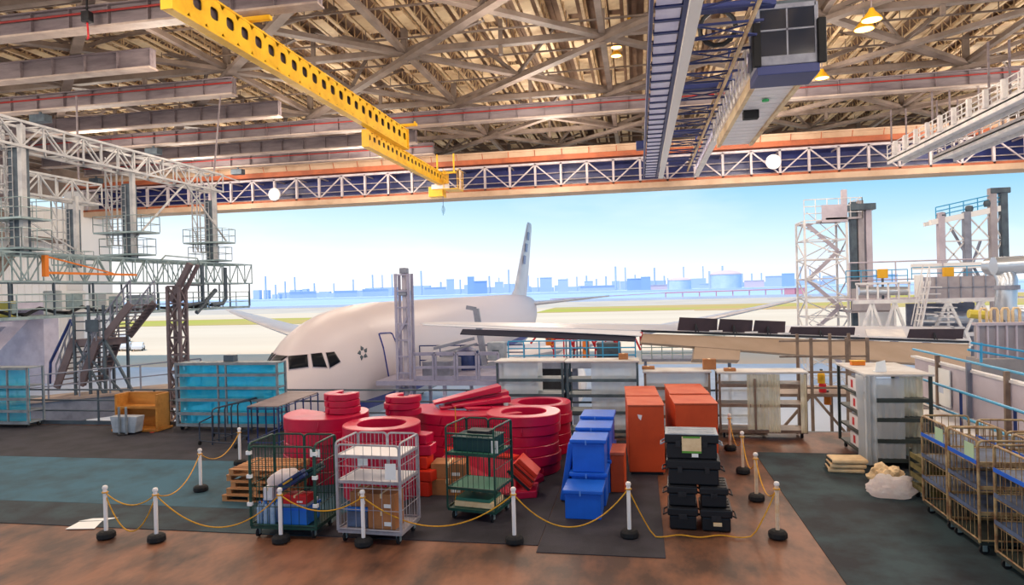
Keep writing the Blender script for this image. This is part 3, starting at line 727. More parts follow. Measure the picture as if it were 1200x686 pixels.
b = MB(); b.box(-1.4, .2, 20.8, 22.2, -1.2, -.1); b.build('hoist', 'yellow_crane', yc2, bevel=.05)
b = MB(); b.box(-1.0, 1.0, 20.6, 20.7, -.4, .1); b.build('plate', 'white_steel', yc2)
p = PY(519.5, 247, 72); hk = empty('crane_hook', (p.x, p.y, p.z), 0, 'small pale blue hook block hanging below the yellow crane beam', 'hook')
b = MB(); b.path([(0,0,-.05), (0,0,1.9)], .03, 5); b.build('cable', 'tube_blue', hk)
b = MB(); b.lathe([(.02,-.55), (.16,-.2), (.22,.1), (.14,.45), (.03,.6)], n=12); b.build('hook_block', 'blue_tint', hk, smooth=True)
# hanging hoist high up by the nearest girder
p = PY(103, 25, 32.5); hb = empty('chain_hoist', (p.x, p.y, p.z), 0, 'dark chain hoist hanging beside the closest grey girder', 'hoist')
b = MB(); b.box(-.25,.25,-.2,.2,-.1,.5); b.build('body', 'black', hb, bevel=.05); b = MB(); b.path([(0,0,-.1),(.05,0,-.8),(-.02,0,-1.0),(.1,0,-.9)], .05, 6); b.build('hook', 'red_plain', hb)
b = MB(); b.path([(0,0,.5),(0,0,2.2)], .06, 6); b.build('chain', 'black', hb)

# ------------------------------------------------------------------ twin beam telescopic crane with cabin
tw = empty('telescopic_crane', (0, 20, EYE+11.4), 0, 'white twin beam crane running out over the aircraft to the door header', 'crane')
Lt = 54
b = MB(); b.box(2.35, 2.85, 0, Lt, 0, .12); b.box(2.35, 2.85, 0, Lt, 1.3, 1.4); b.box(2.57, 2.63, 0, Lt, .1, 1.32); b.build('beam', 'wall_white', tw)
b = MB(); b.box(6.0, 6.5, 19.2, Lt, 0, .12); b.box(6.0, 6.5, 19.2, Lt, 1.3, 1.4); b.build('beam', 'white_steel', tw)
b = MB(); web_holes(b, 6.25, 19.2, Lt, .1, 1.32, 25, .06, .55, .42); b.build('beam_web', 'lavender', tw)
b = MB(); b.box(5.3, 5.45, 0, Lt, .55, .7); b.box(5.3, 5.45, 0, Lt, 1.2, 1.3); b.build('rail', 'joist', tw)
for i in range(36):
    y = .4+i*1.5; b = MB(); b.box(1.0, 2.05, y, y+1.05, .2, .28); ct = b.build('cable_tray', 'lavender', tw); b = MB(); b.box(.95, 2.1, y+1.08, y+1.3, .14, .34); b.build('tray_rib', 'navy', ct)
b = MB(); b.box(.75, .9, 0, Lt, .1, .75); b.box(2.1, 2.3, 0, Lt, .1, .6); b.build('side_rail', 'navy', tw)
for i in range(28):
    y = .5+i*1.9; b = MB(); b.bar((2.8, y, 1.0), (6.1, y, 1.0), .12, .1); b.bar((2.8, y, 1.0), (6.1, y+1.9 if i % 2 else y-1.9, 1.0), .07); b.build('cross_brace', 'navy', tw)
for y in (13.6, 26.6, 40, 52.6):
    b = MB(); b.box(2.2, 6.6, y-.25, y+.25, 1.5, 1.85)
    for x in (2.6, 6.25): b.box(x-.12, x+.12, y-.12, y+.12, 1.8, ZG-(EYE+11.4)+.1)
    b.build('carriage', 'navy', tw, bevel=.03)
b = MB(); b.box(.1, .9, 40.0, 41.0, .5, 1.2); b.build('drive_motor', 'navy', tw, bevel=.06)
# cabin
cb_ = empty('inspection_cabin', (0,0,0), 0, 'grey glazed operator cabin hanging from the twin beam crane', 'crane cabin')
c0_, c1_ = PY(889, 79, 36.2), PY(957, 72, 36.2); x0, x1, zc = c0_.x, c1_.x, (c0_.z+c1_.z)/2; H = 3.0; D = 2.2; y0 = 36.2
b = MB()
for x in (x0, x1):
    for y in (y0, y0+D): b.box(x-.09, x+.09, y-.09, y+.09, zc, zc+H)
for z in (zc+.1, zc+H-.1):
    for y in (y0, y0+D): b.box(x0, x1, y-.09, y+.09, z-.12, z+.12)
    for x in (x0, x1): b.box(x-.09, x+.09, y0, y0+D, z-.12, z+.12)
b.build('frame', 'steel_grey', cb_, bevel=.02)
b = MB(); b.box(x0, x1, y0-.1, y0-.02, zc, zc+.45); b.build('front_panel', 'steel_grey', cb_, bevel=.02)
b = MB(); xm = (x0+x1)/2; b.box(xm-.04, xm+.04, y0-.06, y0+.02, zc+.4, zc+H); b.box(x0, x1, y0-.06, y0+.02, zc+1.7, zc+1.78); b.build('glazing_bar', 'steel_grey', cb_)
b = MB(); b.box(x0+.08, x1-.08, y0-.01, y0+.01, zc+.4, zc+H-.1); b.build('pane', 'glass_dark', cb_)
b = MB(); b.box(x0-.01, x0+.01, y0+.1, y0+D-.1, zc+.2, zc+H-.1); b.box(x1-.01, x1+.01, y0+.1, y0+D-.1, zc+.2, zc+H-.1); b.build('pane', 'glass_dark', cb_)
b = MB(); b.box(x0-.1, x1+.1, y0-.15, y0+D, zc-.5, zc-.05); b.build('floor_pan', 'navy', cb_, bevel=.03)
for x in (x0-.12, x1+.2):
    b = MB(); b.box(x-.2, x+.2, y0-.35, y0-.05, zc-.1, zc+2.1); b.build('bumper', 'rubber', cb_, bevel=.06)
b = MB(); b.box(x0, x1, y0, y0+D, zc+H, zc+H+.2); b.build('roof', 'galv_dark', cb_)
b = MB(); b.path([(x0-1.9+.9*math.cos(a*.5), y0+.5, zc+H-.7+.9*math.sin(a*.5)) for a in range(13)], .13, 6); b.build('hose', 'black', cb_)
# telescoping platform box behind the cabin
b = MB(); b.box(x0+.15, x1-.5, y0+D, y0+18, zc-.35, zc-.2)
for i in range(16): b.box(x0+.2, x1-.55, y0+D+i, y0+D+.05+i, zc-.38, zc-.34)
b.build('platform', 'shelf_white', cb_)
b = MB(); b.box(x0-.1, x0+.15, y0+D, y0+18, zc-.5, zc+.1); b.box(x1-.5, x1-.25, y0+D, y0+18, zc-.5, zc+.1); b.build('platform_beam', 'joist', cb_)
b = MB(); railing(b, [(x0-.3, y0+D, zc), (x0-.3, y0+18, zc)], 1.6, .05, 1, 1.2); b.build('side_railing', 'white_steel', cb_)
b = MB(); b.lathe([(.0,-.12), (.2,-.1), (.2,.0), (0,.02)], n=12); o = b.build('green_lamp', mat('green_plain', '#25b060', .4), cb_); o.location = (xm-.2, y0+5, zc-.42)
b = MB(); b.box(x0+.3, x0+1.2, y0+D+5, y0+D+5.6, zc-.9, zc-.4); b.build('bumper', 'rubber', cb_, bevel=.04)
for y in (y0+.3, y0+D-.3, y0+9, y0+16.5):
    b = MB(); b.box(x0+.1, x0+.3, y-.1, y+.1, zc+(H if y < y0+D else -.2), ZG+.1); b.build('hanger', 'girder', cb_)
# two gangways at the side
def gangway(X, W, y0, y1, zb_, lab, steps):
    e = empty('hanging_gangway', (X, y0, zb_), 0, lab, 'gangway', 'white gangways under the roof'); Ln = y1-y0
    b = MB(); b.box(0, W, 0, Ln, 0, .12); b.box(0, .15, 0, Ln, -.3, .35); b.box(W-.15, W, 0, Ln, -.3, .35); b.build('deck', 'white_steel', e)
    b = MB(); railing(b, [(.05, 0, .3), (.05, Ln, .3)], 1.2, .045, 2, 1.3); b.build('railing', 'white_steel', e)
    b = MB(); railing(b, [(W-.05, 0, .3), (W-.05, Ln, .3)], 1.2, .045, 2, 1.3); b.build('railing', 'white_steel', e)
    if steps:
        for i in range(int(Ln/2.4)):
            b = MB(); b.box(-.25, .05, .5+i*2.4, .8+i*2.4, .2, 1.5); b.build('post_box', 'white_steel', e, bevel=.02)
    for k in range(4):
        y = 1+(Ln-2)*k/3
        for x in (.1, W-.1): b = MB(); b.box(x-.06, x+.06, y-.06, y+.06, .3, ZG-zb_+1.0); b.build('hanger', 'girder', e)
    return e
gangway(23.9, 1.5, 42, 71.5, EYE+11.45, 'white hanging gangway with railings, the one with boxed posts', True)
gangway(26.9, 1.9, 44, 69, EYE+11.0, 'white hanging gangway tucked behind the one with boxed posts', False)
# roof lamps
def bay_lamp(px, py, Y, lab, m='lamp_glow', r=.45):
    p = PY(px, py, Y); e = empty('high_bay_lamp', p, 0, lab, 'lamp', 'lamps hanging in the roof')
    b = MB(); b.lathe([(r, 0), (r*.9, .12), (r*.35, .5), (.12, .7)], n=18); b.build('shade', 'yellow_plain', e, smooth=True)
    b = MB(); b.lathe([(0, -.05), (r*.9, 0), (r*.88, .03)], n=18); b.build('diffuser', m, e)
    b = MB(); b.path([(0,0,.7), (0,0,27.85-p.z)], .04, 5); b.build('rod', 'girder', e)
bay_lamp(722, 46, 52, 'lit yellow roof lamp topmost of three in a column near the twin beam crane'); bay_lamp(722, 56, 53.5, 'lit yellow roof lamp middle of three in a column near the twin beam crane'); bay_lamp(722, 66, 55, 'lit yellow roof lamp lowest of three in a column near the twin beam crane')
bay_lamp(1021, 24, 43.5, 'lit yellow roof lamp upper of two past the cabin', r=.6); bay_lamp(1012, 35, 45, 'lit yellow roof lamp lower of two past the cabin', r=.6); bay_lamp(963, 92, 56.5, 'lit yellow roof lamp low beside the cabin platform', r=.55)
bay_lamp(737, 32, 48.3, 'small white roof lamp glowing above the three yellow ones', 'lamp_white', .3); bay_lamp(477, 45, 48.3, 'small white roof lamp glowing above the yellow crane beam', 'lamp_white', .25)
for px, py, Y, lab in ((48,134,46.7,'dark sensor box under the short girder over the gantry truss'), (180,171,60,'dark sensor box under the long girder left of the yellow cranes'), (113,212,72.6,'dark sensor box under the far girder by the hanging columns'), (279,201,72.6,'dark sensor box beside an orange post at the gantry end')):
    p = PY(px, py, Y); p.z = ZG-.06-.55; e = empty('sensor_box', p, 0, lab, 'sensor box', 'dark boxes under the girders'); b = MB(); b.box(-.7,.7,-.4,.4,-.3,.3); b.build('housing', 'galv_dark', e, bevel=.05)
    b = MB(); b.box(-.08,.08,-.08,.08,.3,.55); b.build('bracket', 'galv_dark', e)
# ------------------------------------------------------------------ docking structures on the left
gt = empty('docking_gantry', (0,0,0), 0, 'white lattice gantry truss carrying two rows of hanging columns', 'gantry')
truss(gt, (-30, 20, EYE+7.8), (-30, 45.8, EYE+7.8), (-1.2, 0, 0), 1.25, 20, .13, .07, 'gantry_grey')
b = MB()
for y in (26.8, 46.7):
    b = MB(); b.bar((-30.6, min(y, 45.6), EYE+9), (-30.6, y, ZG), .09); b.build('hanger', 'girder', gt)
b = MB()
b.bar((-30, 45.8, EYE+9), (-30, 48, EYE+8.9), .08); b.bar((-30, 37.4, EYE+7.6), (-30, 41, EYE+9), .08); b.bar((-30, 36.5, EYE+3.6), (-30, 41.5, EYE+7.8), .09); b.bar((-30, 41.5, EYE+7.8), (-30, 46, EYE+4.2), .09)
b.build('stay', 'gantry_grey', gt)
gt2 = empty('docking_gantry', (0,0,0), 0, 'white lattice gantry truss set further back from the aircraft', 'gantry')
truss(gt2, (-40, 26, EYE+7.3), (-40, 45.5, EYE+7.3), (-1.2, 0, 0), 1.5, 14, .14, .08, 'gantry_grey')
for y in (28, 44): b = MB(); b.bar((-40.6, y, EYE+8.8), (-40.6, y, ZG), .1); b.build('hanger', 'girder', gt2)
b = MB()
b.bar((-40, 31, EYE+7.3), (-40, 42.5, EYE+3.4), .1); b.bar((-40, 35, EYE+7.3), (-40, 44, EYE+3.2), .1)
b.build('stay', 'gantry_grey', gt2)
def column(X, Y, z0, z1, lab, plats, s=1):
    e = empty('hanging_column', (X, Y, z0), 0, lab, 'column', 'hanging lift columns'); H = z1-z0
    b = MB(); b.box(-.3*s, .3*s, -.28*s, .28*s, 0, H-.9); b.build('mast', 'galv_dark', e, bevel=.03)
    b = MB(); b.box(.3*s, .52*s, -.35*s, -.1*s, 0, H); b.build('guide', 'gantry_grey', e)
    b = MB()
    for x in (-.85*s, -1.25*s):
        for y in (-.45*s, .45*s): b.bar((x, y, .8), (x, y, H), .07*s)
    for i in range(int(H/.9)):
        z = .8+i*.9; b.bar((-.85*s, -.45*s, z), (-1.25*s, -.45*s, z+.9), .05*s); b.bar((-.85*s, -.45*s, z), (-.85*s, .45*s, z), .05*s); b.bar((-1.25*s, -.45*s, z), (-.3*s, -.45*s, z), .05*s)
    b.build('lattice', 'gantry_grey', e)
    b = MB()
    for i in range(int(H/.4)): b.bar((-.3*s, -.33*s, i*.4), (0, -.33*s, i*.4), .03)
    for x in (-.3*s, 0): b.bar((x, -.33*s, 0), (x, -.33*s, H-1), .03)
    b.build('ladder', 'gantry_grey', e)
    for (z, w_) in plats:
        p = MB(); p.box(-w_, w_*.75, -.8*s, .8*s, z, z+.1); o = p.build('platform', 'galv', e)
        p = MB(); railing(p, [(-w_, -.8*s, z+.1), (w_*.75, -.8*s, z+.1), (w_*.75, .8*s, z+.1), (-w_, .8*s, z+.1), (-w_, -.8*s, z+.1)], .95, .022, 1, 1.0); p.build('railing', 'galv', o)
    return e
zd = EYE+2.55
column(-30.6, 37.0, zd, EYE+8.0, 'grey hanging column with two small platforms, the middle one of the front row', [(.15, 1.5), (1.5, 1.9)])
column(-30.6, 45.2, zd, EYE+8.0, 'grey hanging column at the open end of the front row', [(.1, 1.4), (1.4, 1.8)])
column(-30.6, 29.4, zd-.1, EYE+8.9, 'big dark hanging column with caged platforms closest to the mezzanine', [(.2, 1.3), (1.7, 1.3)], 1.1)
column(-40.4, 43.2, zd-.1, EYE+7.6, 'dark hanging column of the back row before the raking brace', [(.15, 1.1)], 1.1)
# deck truss of the wing dock
dk = empty('wing_dock_deck', (0,0,0), 0, 'long pale lattice dock deck below the hanging columns', 'dock')
truss(dk, (-30, 20, EYE+1.05), (-30, 49.3, EYE+1.05), (-2.6, 0, 0), 1.45, 30, .1, .055, 'galv')
b = MB(); b.box(-32.6, -30, 20, 49.3, EYE+1.0, EYE+1.1); b.build('deck_plate', 'galv', dk)
b = MB()
for i in range(12):
    y = 20.3+i*2.6
    for x in (-30, -32.6): b = MB(); b.bar((x, y, EYE+1.05), (x, y, EYE-.7), .08); b.build('hanger', 'galv_dark', dk)
b = MB(); b.box(-32.8, -29.8, 20, 48.6, EYE-.85, EYE-.7); b.build('lower_deck', 'galv', dk)
b = MB(); railing(b, [(-29.9, 20, EYE-.7), (-29.9, 48.6, EYE-.7)], 1.1, .035, 2, 1.7); b.build('railing', 'galv', dk)
b = MB()
for i in range(9):
    y = 21+i*2.7; b.path([(-30.3, y, EYE-.68), (-30.5, y+1.2, EYE-.3), (-30.6, y+2.2, EYE-.55), (-30.4, y+2.9, EYE-.6)], .09, 6)
b.build('cable', 'black', dk)
b = MB(); b.path([(-29.9, 38.8, EYE+2.5), (-29.9, 39.2, EYE+2.8), (-29.9, 42.4, EYE+2.75), (-29.9, 42.8, EYE+2.3)], .05, 6); b.build('guard_rail', 'galv', dk)
b = MB(); b.path([(-29.8, 40.7, EYE+.9), (-29.8, 42.7, EYE+.9)], .08, 6); b.path([(-29.9, 42.9, EYE+2.3), (-29.9, 42.9, EYE-.3), (-29.9, 41.0, EYE-.5)], .14, 8); b.path([(-29.9, 45.6, EYE+2.2), (-29.9, 45.6, EYE-.1), (-29.9, 45.2, EYE-.45), (-29.9, 43.9, EYE-.5)], .14, 8); b.path([(-29.9, 44.4, EYE+.55), (-29.9, 43.3, EYE-.2), (-29.9, 42.2, EYE-1.0)], .15, 8); b.build('pipe', 'galv_dark', dk)
b = MB(); b.bar((-29.8, 30.0, EYE+2.4), (-29.8, 30.0, EYE+1.3), .22); b.build('jib_post', 'orange_plain', dk)
b = MB(); b.bar((-29.8, 30, EYE+1.5), (-29.8, 36.4, EYE+1.5), .12); b.bar((-29.8, 30, EYE+2.35), (-29.8, 34.6, EYE+1.55), .07); b.build('jib', 'orange_plain', dk)
for (y, h, w_, m) in ((22.4,1.2,1.2,'panel_grey'),(25.5,1.0,1.3,'case_grey'),(32.5,1.3,1.6,'wall_white'),(35.5,1.1,1.4,'wall_white'),(28.8,.8,.4,'pipe_yellow'),(38.5,1.0,1.0,'case_grey'),(43.9,.35,.8,'galv_dark')):
    e = empty('equipment_box', (-31.1, y, EYE-.7), 0, {22.4:'grey equipment box at the near end of the dock deck',25.5:'pale grey equipment box behind the deck hangers',32.5:'white equipment box under the orange jib',35.5:'white equipment box beside the stair tower top',28.8:'slim yellow bottle standing on the lower dock deck',38.5:'grey equipment box by the dark hanging pipes',43.9:'low dark box at the far end of the lower deck'}[y], 'equipment')
    b = MB(); b.box(-.6, .6, -w_/2, w_/2, .0, h); b.build('cabinet', m, e, bevel=.04); b = MB(); b.box(.6, .63, -w_*.35, w_*.35, h*.2, h*.85); b.build('door', 'galv', e)
# low nose dock at the left with rail
nd = empty('nose_dock', (0,0,0), 0, 'grey dock platform beyond the handrail under the stair tower', 'dock')
b = MB(); b.prism([(-26, 23.2, 4.0), (-17.8, 25.3, 4.8), (-17.8, 25.3, 5.52), (-26, 23.2, 5.0)], (-.2, 2.0, 0)); b.build('beam', 'steel_grey', nd)
b = MB(); b.prism([(-26, 23.1, 5.0), (-17.8, 25.2, 5.52), (-17.8, 25.2, 5.62), (-26, 23.1, 5.1)], (-.2, 2.2, 0)); b.build('deck_plate', 'girder_light', nd)
for k in range(2):
    b = MB(); q = lerp((-19.8+k*1.25, 24.72+k*.32, 4.65+.08*k), (0,0,0), 0); b.box(q.x-.5, q.x+.5, q.y-.08, q.y, q.z, q.z+.4); b.build('opening', 'black', nd, bevel=.05)
b = MB()
for k in range(8):
    t = k/7; q = lerp((-26, 23.2, 5.0), (-17.8, 25.3, 5.6), t); b.tube(q, q+V((0,0,1.1)), .035)
b.tube((-26, 23.2, 6.1), (-17.8, 25.3, 6.7), .03); b.tube((-26, 23.2, 5.6), (-17.8, 25.3, 6.2), .025); b.build('railing', 'steel_grey', nd)
b = MB()
for k in range(4):
    x = -24.5+k*1.5; b.bar((x, 24.4+k*.38, 4.4), (x, 24.4+k*.38, 0), .18); b.bar((x, 24.4+k*.38, 4.2), (x+1.5, 24.8+k*.38, .6), .1); b.bar((x+1.5, 24.8+k*.38, 4.2), (x, 24.4+k*.38, .6), .1)
b.build('lattice', 'galv_dark', nd)
b = MB(); b.box(-19.6, -18.4, 23.6, 23.8, 4.15, 4.35); b.build('strip_lamp', 'tube_glow', nd)
# stair tower
st = empty('stair_tower', (0,0,0), 0, 'dark steel stair tower with two flights leaning over the low dock', 'stairs')
Ys = 24.6
P_ = lambda px, py, Y=Ys: PY(px, py, Y)
def flight(a, c, wv, name, m, n):
    b = MB(); wv = V(wv)
    for k in (0, 1): b = MB(); b.bar(a+wv*k, c+wv*k, .08, .3); b.build('stringer', m, st)
    b = MB()
    for i in range(n):
        q = lerp(a, c, (i+.5)/n); b.bar(q, q+wv, .22, .04)
    b.build('tread', m, st)
    for k in (0, 1):
        b = MB(); b.bar(a+wv*k+V((0,0,.95)), c+wv*k+V((0,0,.95)), .05); b.bar(a+wv*k+V((0,0,.5)), c+wv*k+V((0,0,.5)), .035)
        for i in range(5): q = lerp(a, c, i/4)+wv*k; b.bar(q, q+V((0,0,.95)), .045)
        b.build('handrail', 'steel_grey', st)
pa, pb2 = P_(87, 398), P_(122, 396)
flight(P_(66, 455), pa, (.25, 1.1, 0), 'stair_flight', 'brown_steel', 9)
flight(P_(94, 452), P_(113, 400), (.2, 1.0, 0), 'stair_flight', 'brown_steel', 9)
flight(pb2, P_(153, 356), (.25, 1.1, 0), 'stair_flight', 'brown_steel', 9)
b = MB(); b.box(pa.x, pb2.x, Ys, Ys+1.3, pa.z-.28, pa.z-.0); b.build('landing', 'brown_steel', st)
b = MB()
for x in (pa.x, (pa.x+pb2.x)/2, pb2.x):
    for y in (Ys, Ys+1.3): b.bar((x, y, pa.z+1.4 if x > pa.x else pa.z+1.0), (x, y, 4.9), .09)
b.bar((pa.x, Ys, pa.z), (pb2.x, Ys, 5.2), .07); b.bar((pb2.x, Ys, pa.z), (pb2.x+1.4, Ys, 5.2), .09); b.bar(((pa.x+pb2.x)/2, Ys, pa.z-.8), (pb2.x+1.0, Ys, 5.2), .07); b.bar((pa.x, Ys, 6.5), (pb2.x, Ys, pa.z), .06)
b.build('post', 'galv_dark', st)
b = MB(); railing(b, [(pa.x, Ys, pa.z), (pb2.x, Ys, pa.z)], 1.1, .03, 2, .8); railing(b, [(pa.x, Ys+1.3, pa.z), (pb2.x, Ys+1.3, pa.z)], 1.1, .03, 2, .8); b.build('railing', 'galv_dark', st)
b = MB(); q = P_(58, 450); q2 = P_(59, 425); q3 = P_(83, 375); q4 = P_(85, 382); b.path([q, q2, q3, q4], .06, 6); b.build('grab_rail', 'tube_blue', st)
b = MB(); q = P_(108, 382, Ys-.1); b.box(q.x-.3, q.x+.3, q.y-.03, q.y, q.z-.25, q.z+.25); b.build('plate', 'galv_dark', st)
# lattice column in brown
lc = empty('lattice_column', (0,0,0), 0, 'brown lattice column with a tilted head behind the blue sheeted rack', 'column')
a = PY(196, 336, 24.6); c = PY(214, 336, 24.6); zl = a.z; wl = c.x-a.x
truss(lc, (a.x, 24.6, 0), (a.x, 24.6, zl), (wl*.75, 0, 0), V((0, wl*.6, 0)), 14, .11, .07, 'brown_steel')
b = MB(); b.bar((a.x+.1, 24.7, zl-.6), (c.x+.3, 24.7, zl+.9), .2); b.bar((a.x+.35, 24.9, zl-.6), (c.x+.5, 24.9, zl+.85), .12); b.build('jib', 'brown_steel', lc)
# yellow tug on the apron level at far left
p = F(27, 424, 0); tg = empty('tow_tractor', (p.x, p.y, 0), .2, 'orange yellow airport tow tractor parked by the white door pocket', 'vehicle')
b = MB(); b.box(-2.6, 2.6, -1.1, 1.1, .5, 1.2); b.build('chassis', 'haze_white', tg, bevel=.08)
b = MB(); b.path([(-2, -.8, 1.2), (-1.6, -.8, 2.2), (.2, -.8, 2.3), (1.8, -.8, 1.5)], .2, 8); b.path([(-1.4, .6, 1.2), (0, .6, 2.0), (1.6, .6, 1.3)], .2, 8); b.build('lift_arm', 'orange_plain', tg)
for x in (-1.8, 1.8):
    for y in (-1, 1): b = MB(); b.path([(x, y-.15, .45), (x, y+.15, .45)], .45, 14); b.build('wheel', 'rubber', tg, smooth=True)
for px, py, m, lab in ((70,416,'blue_bright','blue baggage crate stack by the foot of the stair tower'), (50,420,'red_plain','red baggage crate beside the tow tractor'), (86,413,'tube_blue','dark blue baggage crate close to the parked cars')):
    p = F(px, py+6, 0); e = empty('baggage_crate', (p.x, p.y, 0), .1, lab, 'crate', 'crates on the apron'); b = MB(); b.box(-1.5,1.5,-.8,.8,.3,1.7); b.build('body', m, e, bevel=.06); b = MB(); b.box(-1.55,1.55,-.85,.85,1.7,1.85); b.build('lid', 'haze_white', e)
    for x in (-1.1, 1.1): b = MB(); b.path([(x,-.7,.2),(x,.7,.2)], .2, 10); b.build('wheel', 'rubber', e)

# ------------------------------------------------------------------ middle: telescopic mast and work platform in front of the hull
ms = empty('telescopic_mast', (0,0,0), 0, 'grey telescopic lattice mast standing in front of the aircraft door', 'mast')
a = PY(466.5, 447, 31); c = PY(481.5, 447, 31); wl = c.x-a.x; t = PY(470, 321, 31)
for k, (dx, dy) in enumerate(((0,0), (wl,0), (0,wl*.8), (wl,wl*.8))):
    b = MB(); b.box(a.x+dx-.06, a.x+dx+.06, 31+dy-.06, 31+dy+.06, 0, t.z); b.build('chord', 'steel_purple', ms)
b = MB(); 
for k in range(8):
    z = 4.6+k*.78; b.bar((a.x, 31, z), (a.x+wl, 31, z), .07)
b.bar((a.x+.05, 31, 7.1), (a.x+wl*.8, 31, 8.0), .1); b.build('lattice', 'steel_purple', ms)
b = MB(); b.box(a.x+wl*.42, a.x+wl*.72, 31.1, 31.4, 0, t.z+.1); b.build('inner_mast', 'panel_lilac', ms, bevel=.02)
b = MB(); b.box(a.x+wl*.3, a.x+wl*.8, 31, 31.5, t.z, t.z+.28); b.box(a.x+.1, a.x+wl-.1, 31, 31.4, t.z-1.05, t.z-.75); b.build('head', 'steel_grey', ms, bevel=.04)
wp = empty('work_platform', (0,0,0), 0, 'grey lilac work platform with railings between mast and white racks', 'platform')
A = PY(450, 449, 30.5); Bq = PY(592, 447, 30.5); zp = (A.z+Bq.z)/2+.05
b = MB(); b.box(A.x-.4, Bq.x, 30.5, 36, zp-.22, zp); b.build('deck', 'steel_purple', wp)
for x in (A.x+.6, A.x+2.9, Bq.x-.2):
    for y in (30.7, 35.8): b = MB(); b.bar((x, y, zp-.2), (x, y, 0), .16); b.build('leg', 'steel_purple', wp)
for i in range(4):
    xs0 = PY(486, 440, 30.6).x; x0 = xs0+i*(Bq.x-xs0-.2)/4; x1 = x0+(Bq.x-xs0-.2)/4-.12; b = MB(); h = 1.25
    b.bar((x0, 30.6, zp), (x0, 30.6, zp+h), .09); b.bar((x1, 30.6, zp), (x1, 30.6, zp+h), .09); b.bar((x0, 30.6, zp+h), (x1, 30.6, zp+h), .09, .16); b.bar((x0, 30.6, zp+.62), (x1, 30.6, zp+.62), .06, .12); b.bar((x0, 30.6, zp+.12), (x1, 30.6, zp+.12), .04, .2)
    b.build('railing', 'steel_purple', wp)
b = MB(); railing(b, [(A.x, 35.9, zp), (Bq.x, 35.9, zp)], 1.2, .035, 2, 1.2); b.build('railing', 'tube_blue', wp)
b = MB(); b.box(A.x+1.4, A.x+2.8, 32, 34.2, zp, zp+.75); b.build('step_box', 'steel_grey', wp, bevel=.03)
b = MB(); b.bar((A.x+1.7, 33, zp+1.3), (A.x+3.7, 33.5, zp+1.75), .4, .14); b.bar((A.x+1.9, 34, zp+1.0), (A.x+3.6, 34.5, zp+1.4), .3, .1); b.build('conveyor_ramp', 'steel_grey', wp)
b = MB(); b.bar((A.x+4.0, 34.4, zp+.3), (A.x+3.6, 34.4, zp+3.2), .28); b.bar((A.x+3.6, 34.4, zp+3.2), (A.x+3.1, 34.4, zp+3.3), .2); b.build('arm', 'steel_grey', wp)
wp2 = empty('cluttered_stand', (0,0,0), 0, 'blue railed work stand with red hoses beneath the second wing', 'work stand')
A = PY(560, 426, 34); Bq = PY(745, 424, 34); z2 = A.z; A.x += 1.6
b = MB(); b.box(A.x, Bq.x, 34, 38, z2-.3, z2); b.build('deck', 'steel_grey', wp2)
for x in (A.x+.2, (A.x+Bq.x)/2, Bq.x-.2): b = MB(); b.bar((x, 36, z2-.3), (x, 36, 0), .3); b.build('leg', 'steel_grey', wp2)
b = MB(); railing(b, [(A.x, 34, z2), (Bq.x, 34, z2)], 1.1, .035, 2, .8); b.build('railing', 'cyan_rail', wp2)
b = MB(); 
random.seed(5)
for k in range(5):
    x = A.x+1+k*1.1; b.path([(x, 35, z2+.9), (x+.3, 35, z2+1.25), (x+.9, 35, z2+1.2), (x+1.2, 35.1, z2+.5)], .06, 6)
b.build('hose', 'red_plain', wp2)
b = MB(); railing(b, [(A.x+2.0, 36.5, z2), (Bq.x-1.0, 36.5, z2)], 1.5, .04, 2, .6); b.build('inner_railing', 'red_plain', wp2)
for k, (px, py, m, w_, h_, lab) in enumerate(((548,424,'tube_blue',1.5,1.1,'dark blue covered bulge standing behind the work platform'),(532,430,'steel_grey',1.2,1.0,'grey tool cabinet on the work platform'),(687,424,'orange_plain',.35,1.1,'orange gas bottle nearest the engine on the railed stand'),(645,398,'orange_plain',.5,.6,'orange tag box hanging under the second wing'),(714,424,'galv_dark',1.2,.9,'dark machine box on the railed stand behind the wide rack'),(583,424,'case_grey',.9,1.0,'pale tool trolley between platform and railed stand'))):
    p = PY(px, py, 35.2); z0 = z2 if px > 555 and py > 400 else zp if py > 400 else p.z-.3
    e = empty('tool_cabinet' if m != 'orange_plain' else 'gas_bottle', (p.x, p.y, z0), 0, lab, 'equipment')
    b = MB()
    if m == 'orange_plain': b.lathe([(w_*.5, 0), (w_*.5, h_*.85), (w_*.2, h_), (w_*.2, h_*1.1)], n=14)
    elif k == 0: b.lathe([(w_*.5, 0), (w_*.52, h_*.5), (w_*.4, h_*.9), (.05, h_*1.1)], n=16)
    else: b.box(-w_/2, w_/2, -.4, .4, 0.05, h_)
    b.build('body', m, e, smooth=(m == 'orange_plain' or k == 0), bevel=0 if m == 'orange_plain' or k == 0 else .04)
    b = MB(); b.box(-w_*.2, w_*.2, -.43, -.38, h_*.5, h_*.6); b.build('handle', 'galv_dark', e)
